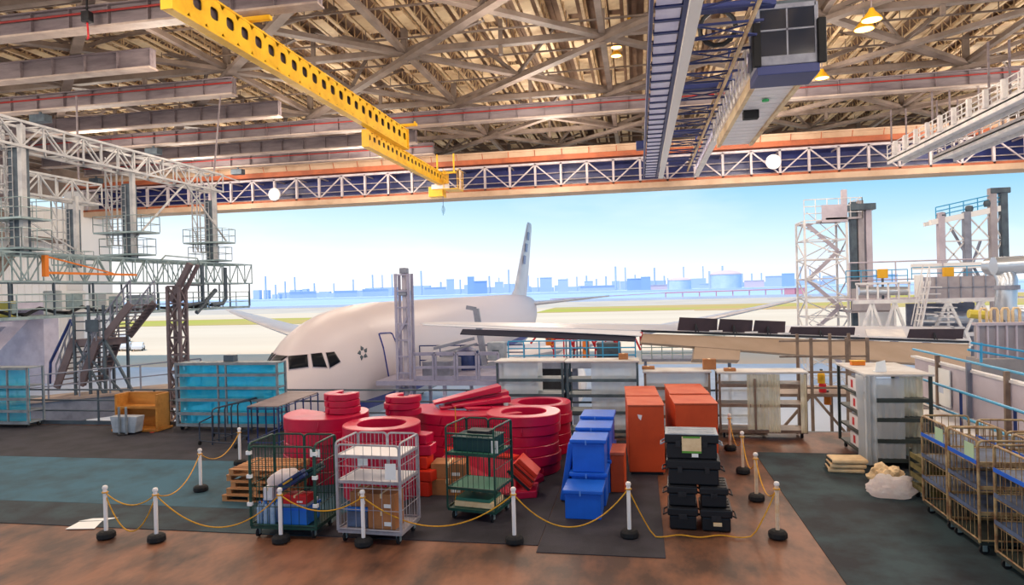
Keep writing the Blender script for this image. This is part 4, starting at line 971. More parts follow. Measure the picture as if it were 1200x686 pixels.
# scaffold and poles behind the racks
sf = empty('scaffold', (0,0,0), 0, 'pale open scaffold railing glimpsed under the flap of the second wing', 'scaffold')
A = PY(752, 421, 38); Bq = PY(862, 419, 38)
b = MB(); b.box(A.x, Bq.x, 38, 40, A.z-.15, A.z); b.build('deck', 'steel_grey', sf)
b = MB(); railing(b, [(A.x, 38, A.z), (Bq.x, 38, A.z)], 1.25, .03, 3, .55); b.build('railing', 'galv', sf)
for x in (A.x+.2, Bq.x-.2): b = MB(); b.bar((x, 39, A.z-.15), (x, 39, 0), .16); b.build('leg', 'steel_grey', sf)
for k in range(7):
    px = 664+k*4.2; p = PY(px, 424, 35.0+.12*(k % 3)); e = empty('support_pole', (p.x, p.y, z2), 0, 'slim blue grey support pole in the cluster on the railed stand', 'pole', 'poles on the railed stand')
    b = MB(); b.tube((0,0,0), (0,0,1.25+.12*(k % 3)), .035, 7); b.build('shaft', 'tube_blue' if k % 2 else 'galv_dark', e); b = MB(); b.lathe([(.1,0),(.1,.04),(.04,.06)], n=10); b.build('foot', 'galv_dark', e)
# second stand below the flap
ws = empty('maintenance_stand', (0,0,0), 0, 'brown maintenance stand with shelves and lattice legs beyond the gap between racks', 'work stand')
A = PY(952, 462, 24); Bq = PY(1018, 462, 24)
b = MB(); b.box(A.x-1.0, Bq.x, 24, 26, A.z-.1, A.z); b.build('deck', 'rack_brown', ws)
b = MB()
for x in (A.x, A.x+1.1, Bq.x):
    for y in (24, 26): b.bar((x, y, 0), (x, y, A.z+1.85), .09)
b.build('post', 'rack_brown', ws)
b = MB()
for k in range(4): b.bar((A.x-1.0, 24, A.z+.2+k*.52), (Bq.x, 24, A.z+.2+k*.52), .06)
b.bar((A.x, 24, A.z), (A.x+1.1, 24, A.z-1.4), .08); b.bar((A.x+1.1, 24, A.z-1.4), (Bq.x, 24, A.z), .08); b.bar((A.x-1, 24, A.z-1.2), (A.x, 24, A.z), .08); b.build('lattice', 'rack_brown', ws)
for px, py, m, lab in ((962.5,437,'yellow_plain','yellow cylinder on the maintenance stand above the red one'),(964,449,'red_plain','red cylinder on the maintenance stand beside the corner rack'),(970,462,'orange_plain','orange box low on the maintenance stand')):
    p = PY(px, py, 24.4); e = empty('gas_cylinder', (p.x, p.y, p.z-.25), 0, lab, 'equipment'); b = MB(); b.lathe([(.12,-.1),(.12,.2),(.06,.27),(.04,.32)], n=12); b.build('body', m, e, smooth=True); b = MB(); b.box(-.04,.04,-.04,.04,.32,.37); b.build('valve', 'galv_dark', e)

# ------------------------------------------------------------------ tail docks on the right
tw_ = empty('docking_tower', (0,0,0), 0, 'white lattice docking tower with inner stairs and grey masts', 'tower')
X0, X1, Y0_ = 13.4, 16.6, 59.0
truss(tw_, (X0, Y0_, 0), (X0, Y0_, 14.2), (X1-X0, 0, 0), V((0, 3, 0)), 9, .16, .09, 'white_steel')
b = MB(); b.box(X0+1.6, X1+1.0, Y0_-.2, Y0_+3, 14.2, 14.35); b.build('top_deck', 'panel_grey', tw_)
b = MB(); b.box(X0+1.3, X1, Y0_-.2, Y0_-.1, 14.0, 15.4); b.build('panel', 'panel_lilac', tw_)
b = MB(); railing(b, [(X0, Y0_, 14.2), (X1+1.2, Y0_, 14.2), (X1+1.2, Y0_+3, 14.2)], 1.7, .04, 2, .9); b.build('railing', 'white_steel', tw_)
b = MB(); b.box(X1-.3, X1+.1, Y0_, Y0_+.4, 14.3, 16.6); b.build('cap_post', 'panel_lilac', tw_, bevel=.03)
for k, (x, m, zt_) in enumerate(((X1+.6, 'galv_dark', 15.6), (X1+1.15, 'panel_grey', 15.7), (X1+1.75, 'panel_lilac', 15.2))):
    b = MB(); b.box(x-.22, x+.22, Y0_+.2, Y0_+.8, 0, zt_); b.build('mast', m, tw_, bevel=.03)
b = MB(); b.box(X1+.3, X1+2.2, Y0_-.1, Y0_+.9, 14.9, 15.4); b.build('winch_head', 'galv_dark', tw_)
b = MB()
for k in range(5):
    z = 2.5+k*2.3; s = 1 if k % 2 else -1; xm = (X0+X1)/2
    b.bar((xm-s*1.2, Y0_+1.0, z), (xm+s*1.2, Y0_+1.0, z+2.3), .08, .3)
    b.bar((xm-s*1.2, Y0_+1.0, z+1), (xm+s*1.2, Y0_+1.0, z+3.3), .05)
    for i in range(8): q = lerp((xm-s*1.2, Y0_+1, z), (xm+s*1.2, Y0_+1, z+2.3), i/8); b.bar(q, q+V((0,1,0)), .25, .04)
    b.box(xm+s*1.2-.5, xm+s*1.2+.5, Y0_+.9, Y0_+2.2, z+2.25, z+2.33)
b.build('stair_flights', 'panel_lilac', tw_)
b = MB(); b.box(X0+3.0, X1+2.6, Y0_-1.6, Y0_-1.5, 6.8, 8.6); b.box(X0+3.0, X1+2.6, Y0_-1.6, Y0_+2, 6.7, 6.85); b.box(X0+3.4, X1+1.4, Y0_-1.6, Y0_-1.5, 3.6, 5.2); b.build('balcony_panel', 'panel_grey', tw_)
# portal frame with masts
pf = empty('docking_portal', (0,0,0), 0, 'white docking portal with crossed bracing and grey lift masts at its side', 'portal')
Xp0, Xp1, Yp = 21.4, 26.0, 54.5
for x, m in ((Xp0+.3, 'panel_lilac'), (Xp0+2.0, 'steel_grey'), (Xp1-.9, 'panel_grey'), (Xp1-.2, 'galv_dark')):
    b = MB(); b.box(x-.22, x+.22, Yp-.25, Yp+.25, 5, 14.0 if x < Xp1-1.5 else 15.6); b.build('mast', m, pf, bevel=.03)
b = MB()
for x in (Xp0+.3, Xp0+2.0, Xp1-1.2):
    x2_ = x+1.6 if x < Xp1-2 else x+.9
    for k in range(4):
        z = 6.2+k*1.9; b.bar((x, Yp, z), (x2_, Yp, z+1.9), .09); b.bar((x2_, Yp, z), (x, Yp, z+1.9), .09); b.bar((x, Yp, z), (x2_, Yp, z), .1)
b.build('lattice', 'white_steel', pf)
b = MB(); b.bar((Xp0-.4, Yp, 13.3), (Xp1, Yp, 14.2), .35, .4); b.bar((Xp0-.2, Yp+1.6, 13.3), (Xp1, Yp+1.6, 14.2), .25, .3); b.build('top_beam', 'wall_white', pf)
b = MB(); railing(b, [(Xp0, Yp, 13.5), (Xp1, Yp, 14.4)], .9, .04, 2, 1); b.build('railing', 'cyan_rail', pf)
for x, z in ((Xp0+.4, 13.6), (Xp0+2.2, 14.0), (Xp0+3.4, 14.3)): b = MB(); b.lathe([(.22,0),(.28,.2),(.22,.4),(.05,.45)], (x, Yp, z), 10); b.build('winch', 'galv_dark', pf, smooth=True)
b = MB(); b.box(Xp1-1.1, Xp1+.2, Yp-.3, Yp+.3, 15.2, 15.6); b.build('winch', 'galv_dark', pf, bevel=.05)
b = MB(); b.bar((Xp0+2.0, Yp+2.5, 6), (Xp0+4, Yp+2.5, 12), .3, .1); b.bar((Xp0+4, Yp+2.5, 9), (Xp0+2.0, Yp+2.5, 13), .3, .1); b.build('stair_flight', 'steel_grey', pf)
# bridge deck
bd = empty('docking_bridge', (0,0,0), 0, 'long grey docking bridge with truss sides, pipe and two stairs', 'bridge')
Yb = 47.5
def bx(px): return PY(px, 350, Yb).x
zt_ = PY(1125, 349, Yb).z; zbm = PY(1125, 392, Yb).z
b = MB(); b.box(bx(1083), bx(1170), Yb, Yb+.12, zt_, zt_+1.35); b.build('panel', 'panel_grey', bd)
b = MB()
for i in range(7): x = bx(1083)+(bx(1170)-bx(1083))*i/6; b.box(x-.04, x+.04, Yb-.05, Yb, zt_, zt_+1.35)
b.box(bx(1083), bx(1170), Yb-.05, Yb, zt_+.62, zt_+.68); b.build('panel_rib', 'steel_grey', bd)
b = MB(); b.box(bx(1073), bx(1083), Yb-.02, Yb+.2, zt_+.1, zt_+1.5); b.build('end_panel', 'wall_white', bd)
b = MB(); b.box(bx(1000), bx(1200), Yb, Yb+4, zt_-.1, zt_); b.build('deck', 'panel_lilac', bd)
for z in (zt_-.15, zbm):
    b = MB(); b.box(bx(1000), bx(1185), Yb-.1, Yb+.1, z-.12, z+.12); b.build('chord', 'white_steel', bd)
def vee(x0, x1, n, m='white_steel'):
    b = MB()
    for i in range(n):
        a, c = x0+(x1-x0)*i/n, x0+(x1-x0)*(i+1)/n; mm = (a+c)/2
        b.bar((mm, Yb, zt_-.15), (a, Yb, zbm), .16); b.bar((mm, Yb, zt_-.15), (c, Yb, zbm), .16); b.bar((mm, Yb, zt_-.15), (mm, Yb, zbm), .12)
    b.build('lattice', m, bd)
vee(bx(1008), bx(1062), 2); vee(bx(1092), bx(1168), 2)
b = MB(); b.path([(bx(1008), Yb+.3, zt_+.55), (bx(1066), Yb+.3, zt_+.5)], .28, 12); b.build('pipe', 'duct', bd, smooth=True)
b = MB(); b.box(bx(1003), bx(1068), Yb, Yb+.1, zt_+.95, zt_+1.1)
for i in range(6): x = bx(1005)+(bx(1066)-bx(1005))*i/5; b.box(x-.05, x+.05, Yb, Yb+.1, zt_, zt_+1.0)
b.build('guard_rail', 'white_steel', bd)
b = MB(); railing(b, [(bx(1018), Yb+3.9, zt_), (bx(1200), Yb+3.9, zt_+.0)], 2.5, .05, 1, 3.3); b.build('tall_railing', 'panel_lilac', bd)
b = MB(); b.box(bx(1100), bx(1190), Yb+4, Yb+4.4, zt_+1.9, zt_+2.3); b.build('upper_beam', 'wall_white', bd)
b = MB(); railing(b, [(bx(1000), Yb+1.5, zt_+1.1), (bx(1075), Yb+1.5, zt_+1.1)], .8, .03, 1, 1.0); railing(b, [(bx(1080), Yb+1.5, zt_+1.2), (bx(1170), Yb+1.5, zt_+1.2)], .8, .03, 1, 1.0); b.build('blue_railing', 'cyan_rail', bd)
for xa, xc in ((1060, 1075), (1082, 1092)):
    b = MB(); a = V((bx(xa), Yb-1.0, zbm-.3)); c = V((bx(xc), Yb-1.0, zt_+ (1.1 if xa == 1060 else 0)))
    if xa == 1060:
        b.bar(a, c, .06, .25); b.bar(a+V((0,0,1)), c+V((0,0,1)), .05); b.bar(a+V((0,-1,0)), c+V((0,-1,0)), .06, .25); b.bar(a+V((0,-1,1)), c+V((0,-1,1)), .06)
        for i in range(7): q = lerp(a, c, i/6); b.bar(q+V((0,-1,0)), q+V((0,-1,1)), .04)
    for i in range(9): q = lerp(a, c, i/9); b.box(q.x-.1, q.x+.75, q.y-1, q.y, q.z, q.z+.06)
    b.build('stair_flight', 'white_steel', bd)
b = MB(); b.box(bx(1080), bx(1165), Yb+2.5, Yb+2.7, zbm-.5, zt_-.4); b.build('back_panel', 'steel_grey', bd)
b = MB(); b.path([(bx(1095), Yb+1.6, zt_-1.3), (bx(1170), Yb+1.6, zt_-1.35)], .4, 12); b.build('lower_pipe', 'duct', bd, smooth=True)
b = MB(); b.box(bx(1015), bx(1060), Yb+1.5, Yb+1.7, zbm-.4, zt_-.9); b.build('back_panel', 'wall_white', bd)
b = MB()
for x in (bx(1010), bx(1060), bx(1100), bx(1160)): b = MB(); b.box(x-.2, x+.2, Yb+1.8, Yb+2.2, 0, zbm+.2); b.build('leg', 'steel_grey', bd)
b = MB(); q0 = bx(1018); b.bar((q0, Yb-.5, zbm-.5), (bx(1040), Yb-.5, zbm+.2), .16); b.bar((bx(1040), Yb-.5, zbm+.2), (bx(1062), Yb-.5, zbm-.1), .2); b.build('wing_support', 'white_steel', bd); b = MB(); b.bar((bx(1108), Yb-.5, zbm-.3), (bx(1113), Yb-.5, zbm+.4), .2); b.bar((bx(1113), Yb-.5, zbm+.4), (bx(1125), Yb-.5, zbm+.4), .2); b.bar((bx(1125), Yb-.5, zbm+.4), (bx(1132), Yb-.5, zbm-.7), .2); b.build('wing_support', 'white_steel', bd)
for px, m, lab in ((1034,'yellow_plain','yellow control box on a post above the bridge pipe'),(1111,'yellow_plain','small yellow box on the bridge behind the grey panels')):
    p = PY(px, 318, Yb+.8); e = empty('control_box', (p.x, p.y, zt_), 0, lab, 'box'); b = MB(); b.box(-.3,.3,-.15,.15,1.35,1.95); b.build('box', m, e, bevel=.03); b = MB(); b.box(-.06,.06,-.06,.06,0,1.35); b.build('post', 'galv_dark', e)
# silver duct
dc = empty('air_duct', (0,0,0), 0, 'silver round air duct with an elbow at the end of the bridge', 'duct')
Yd = 42.0; a = PY(1166, 315, Yd); c = PY(1176, 318, Yd); d_ = PY(1179, 372, Yd)
b = MB(); b.path([(c.x+.1, Yd+1.6, c.z+.3), (c.x+.1, Yd+.9, c.z+.3), (c.x+.1, Yd+.3, c.z+.1), (c.x+.15, Yd, c.z-.5), (d_.x, Yd, d_.z+.6), (d_.x+.3, Yd, d_.z+.1), (d_.x+1.6, Yd, d_.z)], .52, 16); b.build('pipe', 'duct', dc, smooth=True)
b = MB(); b.path([(c.x-.5, Yd, c.z+.3), (c.x+1.2, Yd, c.z+.35)], .5, 14); b.build('cap_pipe', 'duct', dc, smooth=True)
b = MB(); b.lathe([(.62, -.12), (.62, .12)], n=18); o = b.build('flange', 'steel_grey', dc); o.location = (c.x+.13, Yd, c.z-.9)
b = MB(); b.bar((d_.x+1.2, Yd, 0), (d_.x+1.2, Yd, d_.z), .2); b.build('support', 'steel_grey', dc)
# ribbed parapet with white hoops
pp = empty('ribbed_parapet', (0,0,0), 0, 'ribbed grey parapet with white pipe hoops behind the ramp', 'parapet')
Yq = 22.5; a = PY(1145, 381, Yq); c = PY(1200, 386, Yq); d_ = PY(1145, 408, Yq)
b = MB(); b.box(a.x, c.x+1.5, Yq, Yq+.2, d_.z-.3, a.z); b.build('panel', 'panel_grey', pp)
b = MB()
for k in range(7): x = a.x+k*.255; b.box(x-.025, x+.025, Yq-.08, Yq, d_.z-.3, a.z+.05)
b.box(a.x-.05, c.x+1.5, Yq-.1, Yq+.22, a.z-.02, a.z+.06); b.build('panel_rib', 'panel_lilac', pp)
b = MB(); b.box(a.x-.1, c.x+1.5, Yq-.4, Yq+.5, -.0, d_.z-.3); b.build('base', 'concrete', pp)
for k in range(4):
    x = a.x+.35+k*.3; b = MB(); b.path([(x, Yq+.6, a.z-.1), (x, Yq+.6, a.z+.38), (x+.04, Yq+.6, a.z+.46), (x+.15, Yq+.6, a.z+.46), (x+.19, Yq+.6, a.z+.38), (x+.19, Yq+.6, a.z-.1)], .04, 6); b.build('pipe_hoop', 'foam_beige', pp)
b = MB(); b.path([(a.x+.3, Yq+1.2, a.z+.28), (a.x+.85, Yq+1.2, a.z+.22)], .14, 8); b.build('pipe', 'pipe_yellow', pp)
b = MB()
b.path([PY(1138, 402, 20.5), PY(1200, 412, 20.5)], .035, 6); b.path([PY(1134, 410, 20.5), PY(1200, 421, 20.5)], .035, 6); b.path([PY(1150, 402, 20.5), PY(1150, 425, 20.5)], .035, 6)
b.build('hand_rail', 'cyan_rail', pp)
# ------------------------------------------------------------------ mezzanine edge: handrail and racks
rl = empty('handrail', (0, 0, 0), 0, 'grey tube handrail along the open edge of the mezzanine', 'handrail')
yr = EDGE-.12
for x in [-24+i*2.1 for i in range(14)]:
    b = MB(); b.tube((x, yr, M-.03), (x, yr, M+1.15), .035, 8); b.build('post', 'galv_dark', rl)
for z in (.45, .8, 1.15):
    b = MB(); b.tube((-24, yr, M+z), (3.4, yr, M+z), .028, 8); b.build('rail', 'galv_dark', rl)
b = MB(); b.box(-24, 3.4, yr-.02, yr+.02, M-.01, M+.12); b.build('toe_board', 'galv_dark', rl)

def sheet(b, x0, x1, y, z0, z1, n=14, amp=.03, ph=0):
    """hanging sheet with soft vertical folds"""
    rows = []
    for j in range(5):
        z = z0+(z1-z0)*j/4; rows.append([(x0+(x1-x0)*i/n, y+amp*math.sin(i*1.9+ph)*(1.2-.15*j)+amp*.4*math.sin(i*4.3+ph*2), z) for i in range(n+1)])
    b.grid(rows); return b
def rack(name, lab, x0, x1, y0, y1, h, zs, m, top=None, wheels=True, group=None, base=.16):
    e = empty(name, (x0, y0, M), 0, lab, 'rack', group); W, D = x1-x0, y1-y0
    for x in (0, W):
        for y in (0, D):
            b = MB(); b.box(x-.03, x+.03, y-.03, y+.03, base, h); b.build('post', m, e)
    for z in zs:
        b = MB(); b.box(0, W, 0, D, z-.02, z+.02); b.box(-.03, W+.03, -.035, -.005, z-.05, z+.03); b.build('shelf', m, e)
    if top:
        b = MB(); b.box(-.06, W+.06, -.08, D+.05, h, h+.05); b.build('top_board', top, e, bevel=.01)
    if wheels:
        for x in (.1, W-.1):
            for y in (.1, D-.1):
                b = MB(); b.path([(x-.025, y, .075), (x+.025, y, .075)], .075, 12); w_ = b.build('caster', 'rubber', e, smooth=True)
                b = MB(); b.box(x-.04, x+.04, y-.02, y+.02, .08, base+.03); b.build('fork', 'galv', w_)
    return e, W, D
# blue sheeted rack left of centre
q0, q1 = F(207, 502), F(337, 500)
Yk = 19.0
xa, xb = PY(208, 502, Yk).x, PY(326, 500, Yk).x; h = PY(270, 425, Yk).z-M
e, W, D = rack('sheeted_rack', 'wide grey rack wrapped in bright blue plastic sheet beside the aircraft nose', xa, xb, Yk, Yk+.5, h, [.17, .52, .95, 1.32, 1.72, h-.03], 'rack_grey')
for x in (W*.42, W*.5):
    b = MB(); b.box(x-.02, x+.02, -.03, .03, .16, h); b.build('post', 'rack_grey', e)
b = MB(); sheet(b, .03, W-.03, .12, .2, h-.03, 26, .012); b.build('plastic_sheet', 'blue_sheet', e, smooth=True)
b = MB(); sheet(b, .03, W-.03, D-.03, .2, h-.03, 26, .012, 2); b.build('plastic_sheet', 'blue_sheet', e, smooth=True)
b = MB(); b.box(W*.44, W*.54, .2, .45, h, h+.2); o = b.build('carton', 'galv_dark', None, bevel=.01); o.location = (xa, Yk, M); tag(o, 'small dark box left on top of the blue sheeted rack', 'box')
xa, xb = PY(-28, 502, Yk).x, PY(33, 502, Yk).x; h = PY(25, 431, Yk).z-M
e, W, D = rack('sheeted_rack', 'narrow grey rack with bright blue plastic sheet at the far corner of the handrail', xa, xb, Yk, Yk+.6, h, [.17, .55, .95, 1.35, h-.03], 'rack_grey')
b = MB(); b.box(W*.62-.02, W*.62+.02, -.03, .03, .16, h); b.build('post', 'rack_grey', e)
b = MB(); sheet(b, .03, W-.03, .12, .2, h-.03, 20, .012); b.build('plastic_sheet', 'blue_sheet', e, smooth=True)
# wooden crate with grey bin at the rail
xa, xb = PY(143, 500, 19.0).x, PY(192, 500, 19.0).x; h = PY(165, 461, 19.0).z-M
e = empty('wooden_crate', (xa, 18.7, M), 0, 'open orange brown wooden crate standing by the handrail', 'crate'); W = xb-xa
b = MB(); b.box(0, W, .55, .6, .08, h); b.build('back_board', 'crate_wood', e, bevel=.008)
for x in (0, W-.06): b = MB(); b.box(x, x+.06, 0, .6, .08, h); b.build('side_board', 'crate_wood', e, bevel=.008)
b = MB(); b.box(.06, W-.06, .25, .55, h*.62, h*.66); b.box(.06, W-.06, 0.0, .06, h*.62, h*.68); b.build('shelf', 'crate_wood', e)
b = MB(); b.box(-.05, W+.05, -.1, .65, .02, .08); b.build('base', 'crate_wood', e)
for x in (.05, W-.15): b = MB(); b.box(x, x+.1, -.15, .65, -.0, .02); b.build('skid', 'red_orange', e)
e = empty('grey_bin', (xa+.3, 18.25, M), 0, 'grey plastic bin with two upright poles in front of the wooden crate', 'bin')
b = MB(); b.prism([(0, 0, .05), (.75, 0, .05), (.85, 0, .55), (-.1, 0, .55)], (0, .35, 0)); b.build('body', 'case_grey', e, bevel=.02)
for x in (.28, .52): b = MB(); b.tube((x, -.05, .03), (x, -.05, .85), .035, 8); b.build('pole', 'rack_grey', e)
b = MB(); b.lathe([(.16,0),(.16,.03),(.05,.05)], (.4,-.05,0), 12); b.build('foot', 'rubber', e)
# rear row of white sheeted racks
def back_rack(pxa, pxb, ytop, lab, m, zs, Y0=18.75, D=.75, sheets=(), top='topboard', base=.16, shelf_w=None):
    xa, xb = PY(pxa, 480, Y0).x, PY(pxb, 480, Y0).x; h = PY((pxa+pxb)/2, ytop, Y0).z-M
    e, W, D = rack('storage_rack', lab, xa, xb, Y0, Y0+D, h-.05, zs(h), m, top, base=base, group='white sheeted racks along the mezzanine edge')
    for (f0, f1, mm, yy, z0, z1) in sheets:
        b = MB(); sheet(b, W*f0, W*f1, yy*D, z0*h, z1*h-.06, 14, .015, f0*9); b.build('plastic_sheet', mm, e, smooth=True)
    return e, W, D, h
zz = lambda h: [.18, h*.33, h*.55, h*.75]
back_rack(584, 660, 423, 'green framed rack with white sheets and a bent top, next to the red pads', 'rack_green', zz, sheets=((.02,.62,'milky_sheet',.1,.1,1),(.02,.64,'milky_sheet',.97,.1,1)))
back_rack(666, 748, 423, 'green framed rack with white sheets behind the blue boxes', 'rack_green', zz, sheets=((.34,.98,'milky_sheet',.1,.1,1),(.36,.98,'milky_sheet',.97,.1,1)))
back_rack(757, 832, 435, 'low brown framed rack hidden behind the orange cabinets', 'rack_brown', zz, sheets=((.02,.98,'milky_sheet',.1,.1,1),(.02,.98,'milky_sheet',.97,.1,1)))
e, W, D, h = back_rack(844, 945, 436, 'brown framed rack with yellowed plastic curtains beside the aisle', 'rack_brown', lambda h: [.2, h*.5, h*.8], Y0=18.9, sheets=((.02,.72,'milky_sheet',.9,.15,1),(.32,.56,'yellow_sheet',-.06,.14,1),(.56,.7,'yellow_sheet',-.1,.1,1),(.93,1.0,'yellow_sheet',-.12,.1,1.0)), base=.2)
b = MB(); b.box(W*.4, W*.4+.05, -.1, -.04, .2, h*.9); b.build('post', 'rack_brown', e)
for px, Yb_, lab, w_, h_ in ((731, 19.0, 'brown carton on top of the rack behind the blue boxes', .26, .16), (832, 19.0, 'brown carton standing between the two brown framed racks', .34, .28), (856, 19.0, 'flat brown carton on the rack with yellowed curtains', .3, .08), (760, 19.1, 'flat reddish carton on the low rack behind the orange cabinets', .34, .08)):
    p = PY(px, 440, Yb_); zt_ = {731: PY(707, 423, 18.75).z, 832: PY(800, 435, 18.75).z, 856: PY(894, 436, 18.9).z, 760: PY(800, 435, 18.75).z}[px]
    e = empty('carton', (p.x, Yb_, zt_), 0, lab, 'box', 'cartons on the rack tops'); b = MB(); b.box(-w_/2, w_/2, -.0, .22, 0.0, h_); b.build('body', 'cardboard', e, bevel=.008); b = MB(); b.box(-.03, .03, -.006, .226, h_, h_+.004); b.build('tape', 'foam_beige', e)
# corner rack on the right with long plastic curtains
e, W, D = rack('corner_rack', 'dark framed shelf rack with long white plastic curtains by the ramp wall', 4.85, 6.1, 16.0, 18.2, 2.02, [.2, .62, 1.08, 1.5], 'rack_dark', 'topboard', base=.18)
b = MB(); sheet(b, .1, .72, -.03, 1.55, 1.98, 14, .012); b.build('plastic_curtain', 'milky_sheet', e, smooth=True)
b = MB(); sheet(b, .1, .72, -.02, 1.12, 1.46, 14, .012, 1); b.build('plastic_curtain', 'milky_sheet', e, smooth=True)
b = MB(); sheet(b, .1, .72, -.02, .66, 1.04, 14, .012, 2); b.build('plastic_curtain', 'milky_sheet', e, smooth=True)
b = MB(); sheet(b, .1, .72, -.02, .24, .58, 14, .012, 3); b.build('plastic_curtain', 'milky_sheet', e, smooth=True)
b = MB(); sheet(b, .74, 1.22, .3, .24, 1.98, 12, .03, 3); b.build('plastic_curtain', 'yellow_sheet', e, smooth=True)
b = MB(); rows = []
for j in range(6):
    z = .1+1.93*j/5; rows.append([(-.09+.03*math.sin(i*2.1)+.02*math.sin(j), -.06+.55*i/10, z) for i in range(11)])
b.grid(rows); rows = []
for j in range(6):
    z = .1+1.93*j/5; rows.append([(-.09+.25*i/6, -.07+.025*math.sin(i*2.3), z) for i in range(7)])
b.grid(rows); b.build('plastic_curtain', 'milky_sheet', e, smooth=True)
for k, (z, y) in enumerate(((1.08, 1.2), (1.5, 1.35), (.62, 1.3), (.2, 1.25))):
    n = {1.08:'white box bundle on the third shelf of the corner rack', 1.5:'white carton on the top shelf of the corner rack', .62:'white printed box on the second shelf of the corner rack', .2:'white box on the bottom shelf of the corner rack'}[z]
    t = empty('shelf_box', (4.92, 16+y, M+z+.02), 0, n, 'box', 'boxes in the corner rack'); b = MB(); b.box(0, .4, -.3, .35, 0, .3); b.build('body', 'shelf_white', t, bevel=.01); b = MB(); b.box(-.004, 0, -.05, .1, .06, .24); b.build('label_strip', 'red_plain', t)
p = V((5.1, 16.3, M+2.07)); t = empty('folded_sheet', p, 0, 'small white folded card standing on the corner rack', 'card'); b = MB(); b.prism([(0,0,0),(.25,.03,0),(.22,.03,.26),(.03,0,.22)], (0,.02,0)); b.build('card', 'paper', t); b = MB(); b.box(0,.2,.05,.2,0,.02); b.build('fold', 'paper', t)
t = empty('orange_tray', (5.0, 17.6, M+2.07), 0, 'small orange tray on the corner rack behind the white card', 'tray'); b = MB(); b.box(0,.3,0,.2,0,.1); b.build('body', 'orange_plain', t, bevel=.01); b = MB(); b.box(-.01,.31,-.01,.21,.1,.115); b.build('rim', 'yellow_plain', t)

# ------------------------------------------------------------------ ramp with blue rails along the right
struct(MB().box(7.2, 14, 4, 19.8, 0, 5.9).build('wall_right', 'concrete'), 'concrete ramp base beside the mezzanine')
for i in range(8):
    y = 7.2+i*1.62; b = MB(); b.box(7.3, 7.38, y+.03, y+1.59, 6.05, 7.08); o = b.build('ramp_panel', 'panel_lilac')
    struct(o, 'pale grey parapet panel of the ramp')
b = MB(); b.box(7.26, 7.42, 7, 20.3, 7.08, 7.13); struct(b.build('trim_8', 'white_steel'), 'white capping of the ramp parapet')
b = MB(); b.box(6.5, 7.3, 7, 18.6, 5.85, 5.95); b.box(7.24, 7.4, 7, 20.3, 5.93, 6.05); struct(b.build('trim_9', 'wall_white'), 'pale ledge at the foot of the ramp parapet')
b = MB(); b.box(6.5, 7.2, 7, 18.6, M-.02, 5.85); struct(b.build('wall_ledge', 'concrete'), 'low concrete upstand under the ramp ledge')
ra = empty('ramp_handrail', (0,0,0), 0, 'bright blue tube handrail on top of the ramp parapet', 'handrail')
b = MB(); b.tube((7.33, 7, 7.3), (7.33, 20.3, 7.3), .03, 8); b.build('rail', 'cyan_rail', ra)
for i in range(8):
    b = MB(); b.box(7.2, 7.29, 7.18+i*1.62, 7.26+i*1.62, 5.95, 7.3); b.build('post', 'rack_brown' if i % 2 else 'steel_grey', ra)
rb = empty('ramp_handrail', (0,0,0), 0, 'bright blue tube handrail running lower along the ramp ledge', 'handrail')
for z in (6.82, 6.3): b = MB(); b.tube((6.6, 7, z-.02), (6.6, 18.4, z), .03, 8); b.build('rail', 'cyan_rail', rb)
for i in range(6): b = MB(); b.tube((6.6, 7.4+i*2.1, 5.95), (6.6, 7.4+i*2.1, 6.82), .03, 8); b.build('post', 'tube_blue', rb)
t = empty('notice_board', (7.27, 18.5, 6.5), 0, 'white notice sheet on the ramp parapet behind the corner rack', 'notice'); b = MB(); b.box(-.03, 0, -.6, .6, -.4, .5); b.build('board', 'paper', t); b = MB(); b.box(-.034, -.03, -.25, .1, -.1, .12); b.build('print', 'haze_blue', t)

# ------------------------------------------------------------------ roped posts
POSTS = {'a':(124,634),'b':(183,638),'c':(235,579),'d':(281,548),'e':(329,639),'f':(426,643),'g':(603,640),'h':(738,633),'i':(912,634),'j':(887,590),'k':(871,558),'l':(856,531)}
PL = {'a':'white rope post at the end of the front line, beside the white sheets','b':'white rope post between the white sheets and the water bottles','c':'white rope post standing alone on the teal mat','d':'white rope post rising behind the wooden pallets','e':'white rope post in front of the green cage of water bottles','f':'white rope post in front of the white roll cage','g':'white rope post to the side of the green roll cage with board','h':'white rope post between the blue boxes and the black cases','i':'worn cream rope post closest on the aisle, at the mat corner','j':'worn cream rope post second along the aisle from the mat corner','k':'worn cream rope post third along the aisle from the mat corner','l':'worn cream rope post furthest along the aisle by the yellowed curtains'}
def make_post(m):
    e = empty('rope_post', (0,0,0), 0, 'x', 'rope post', 'rope posts on the mezzanine')
    b = MB(); b.lathe([(.13, 0), (.155, .02), (.15, .09), (.11, .125), (.05, .13)], n=10); b.build('base', 'rubber', e, bevel=.01)
    b = MB(); b.lathe([(.033, .12), (.033, .83), (.03, .84)], n=12); b.build('pole', m, e, smooth=True)
    b = MB(); b.lathe([(.02, .83), (.042, .85), (.045, .875), (.035, .90), (.012, .91)], n=12); b.build('cap', 'post_white', e, smooth=True)
    b = MB(); b.path([(.045*math.cos(a), .045*math.sin(a), .79) for a in [2*PI*k/10 for k in range(10)]], .012, 5, True); b.build('eyelet', 'rope_yellow', e)
    return e
pw = None; PT = {}
for k, (px, py) in POSTS.items():
    p = F(px, py-3); PT[k] = p
    if k in ('a', 'i'): pw = make_post('post_white' if k == 'a' else 'post_worn'); o = pw
    else: o = dup(pw)
    o.location = (p.x, p.y, M+(.0)); o['label'] = PL[k]; o.rotation_euler.z = random.random()*3
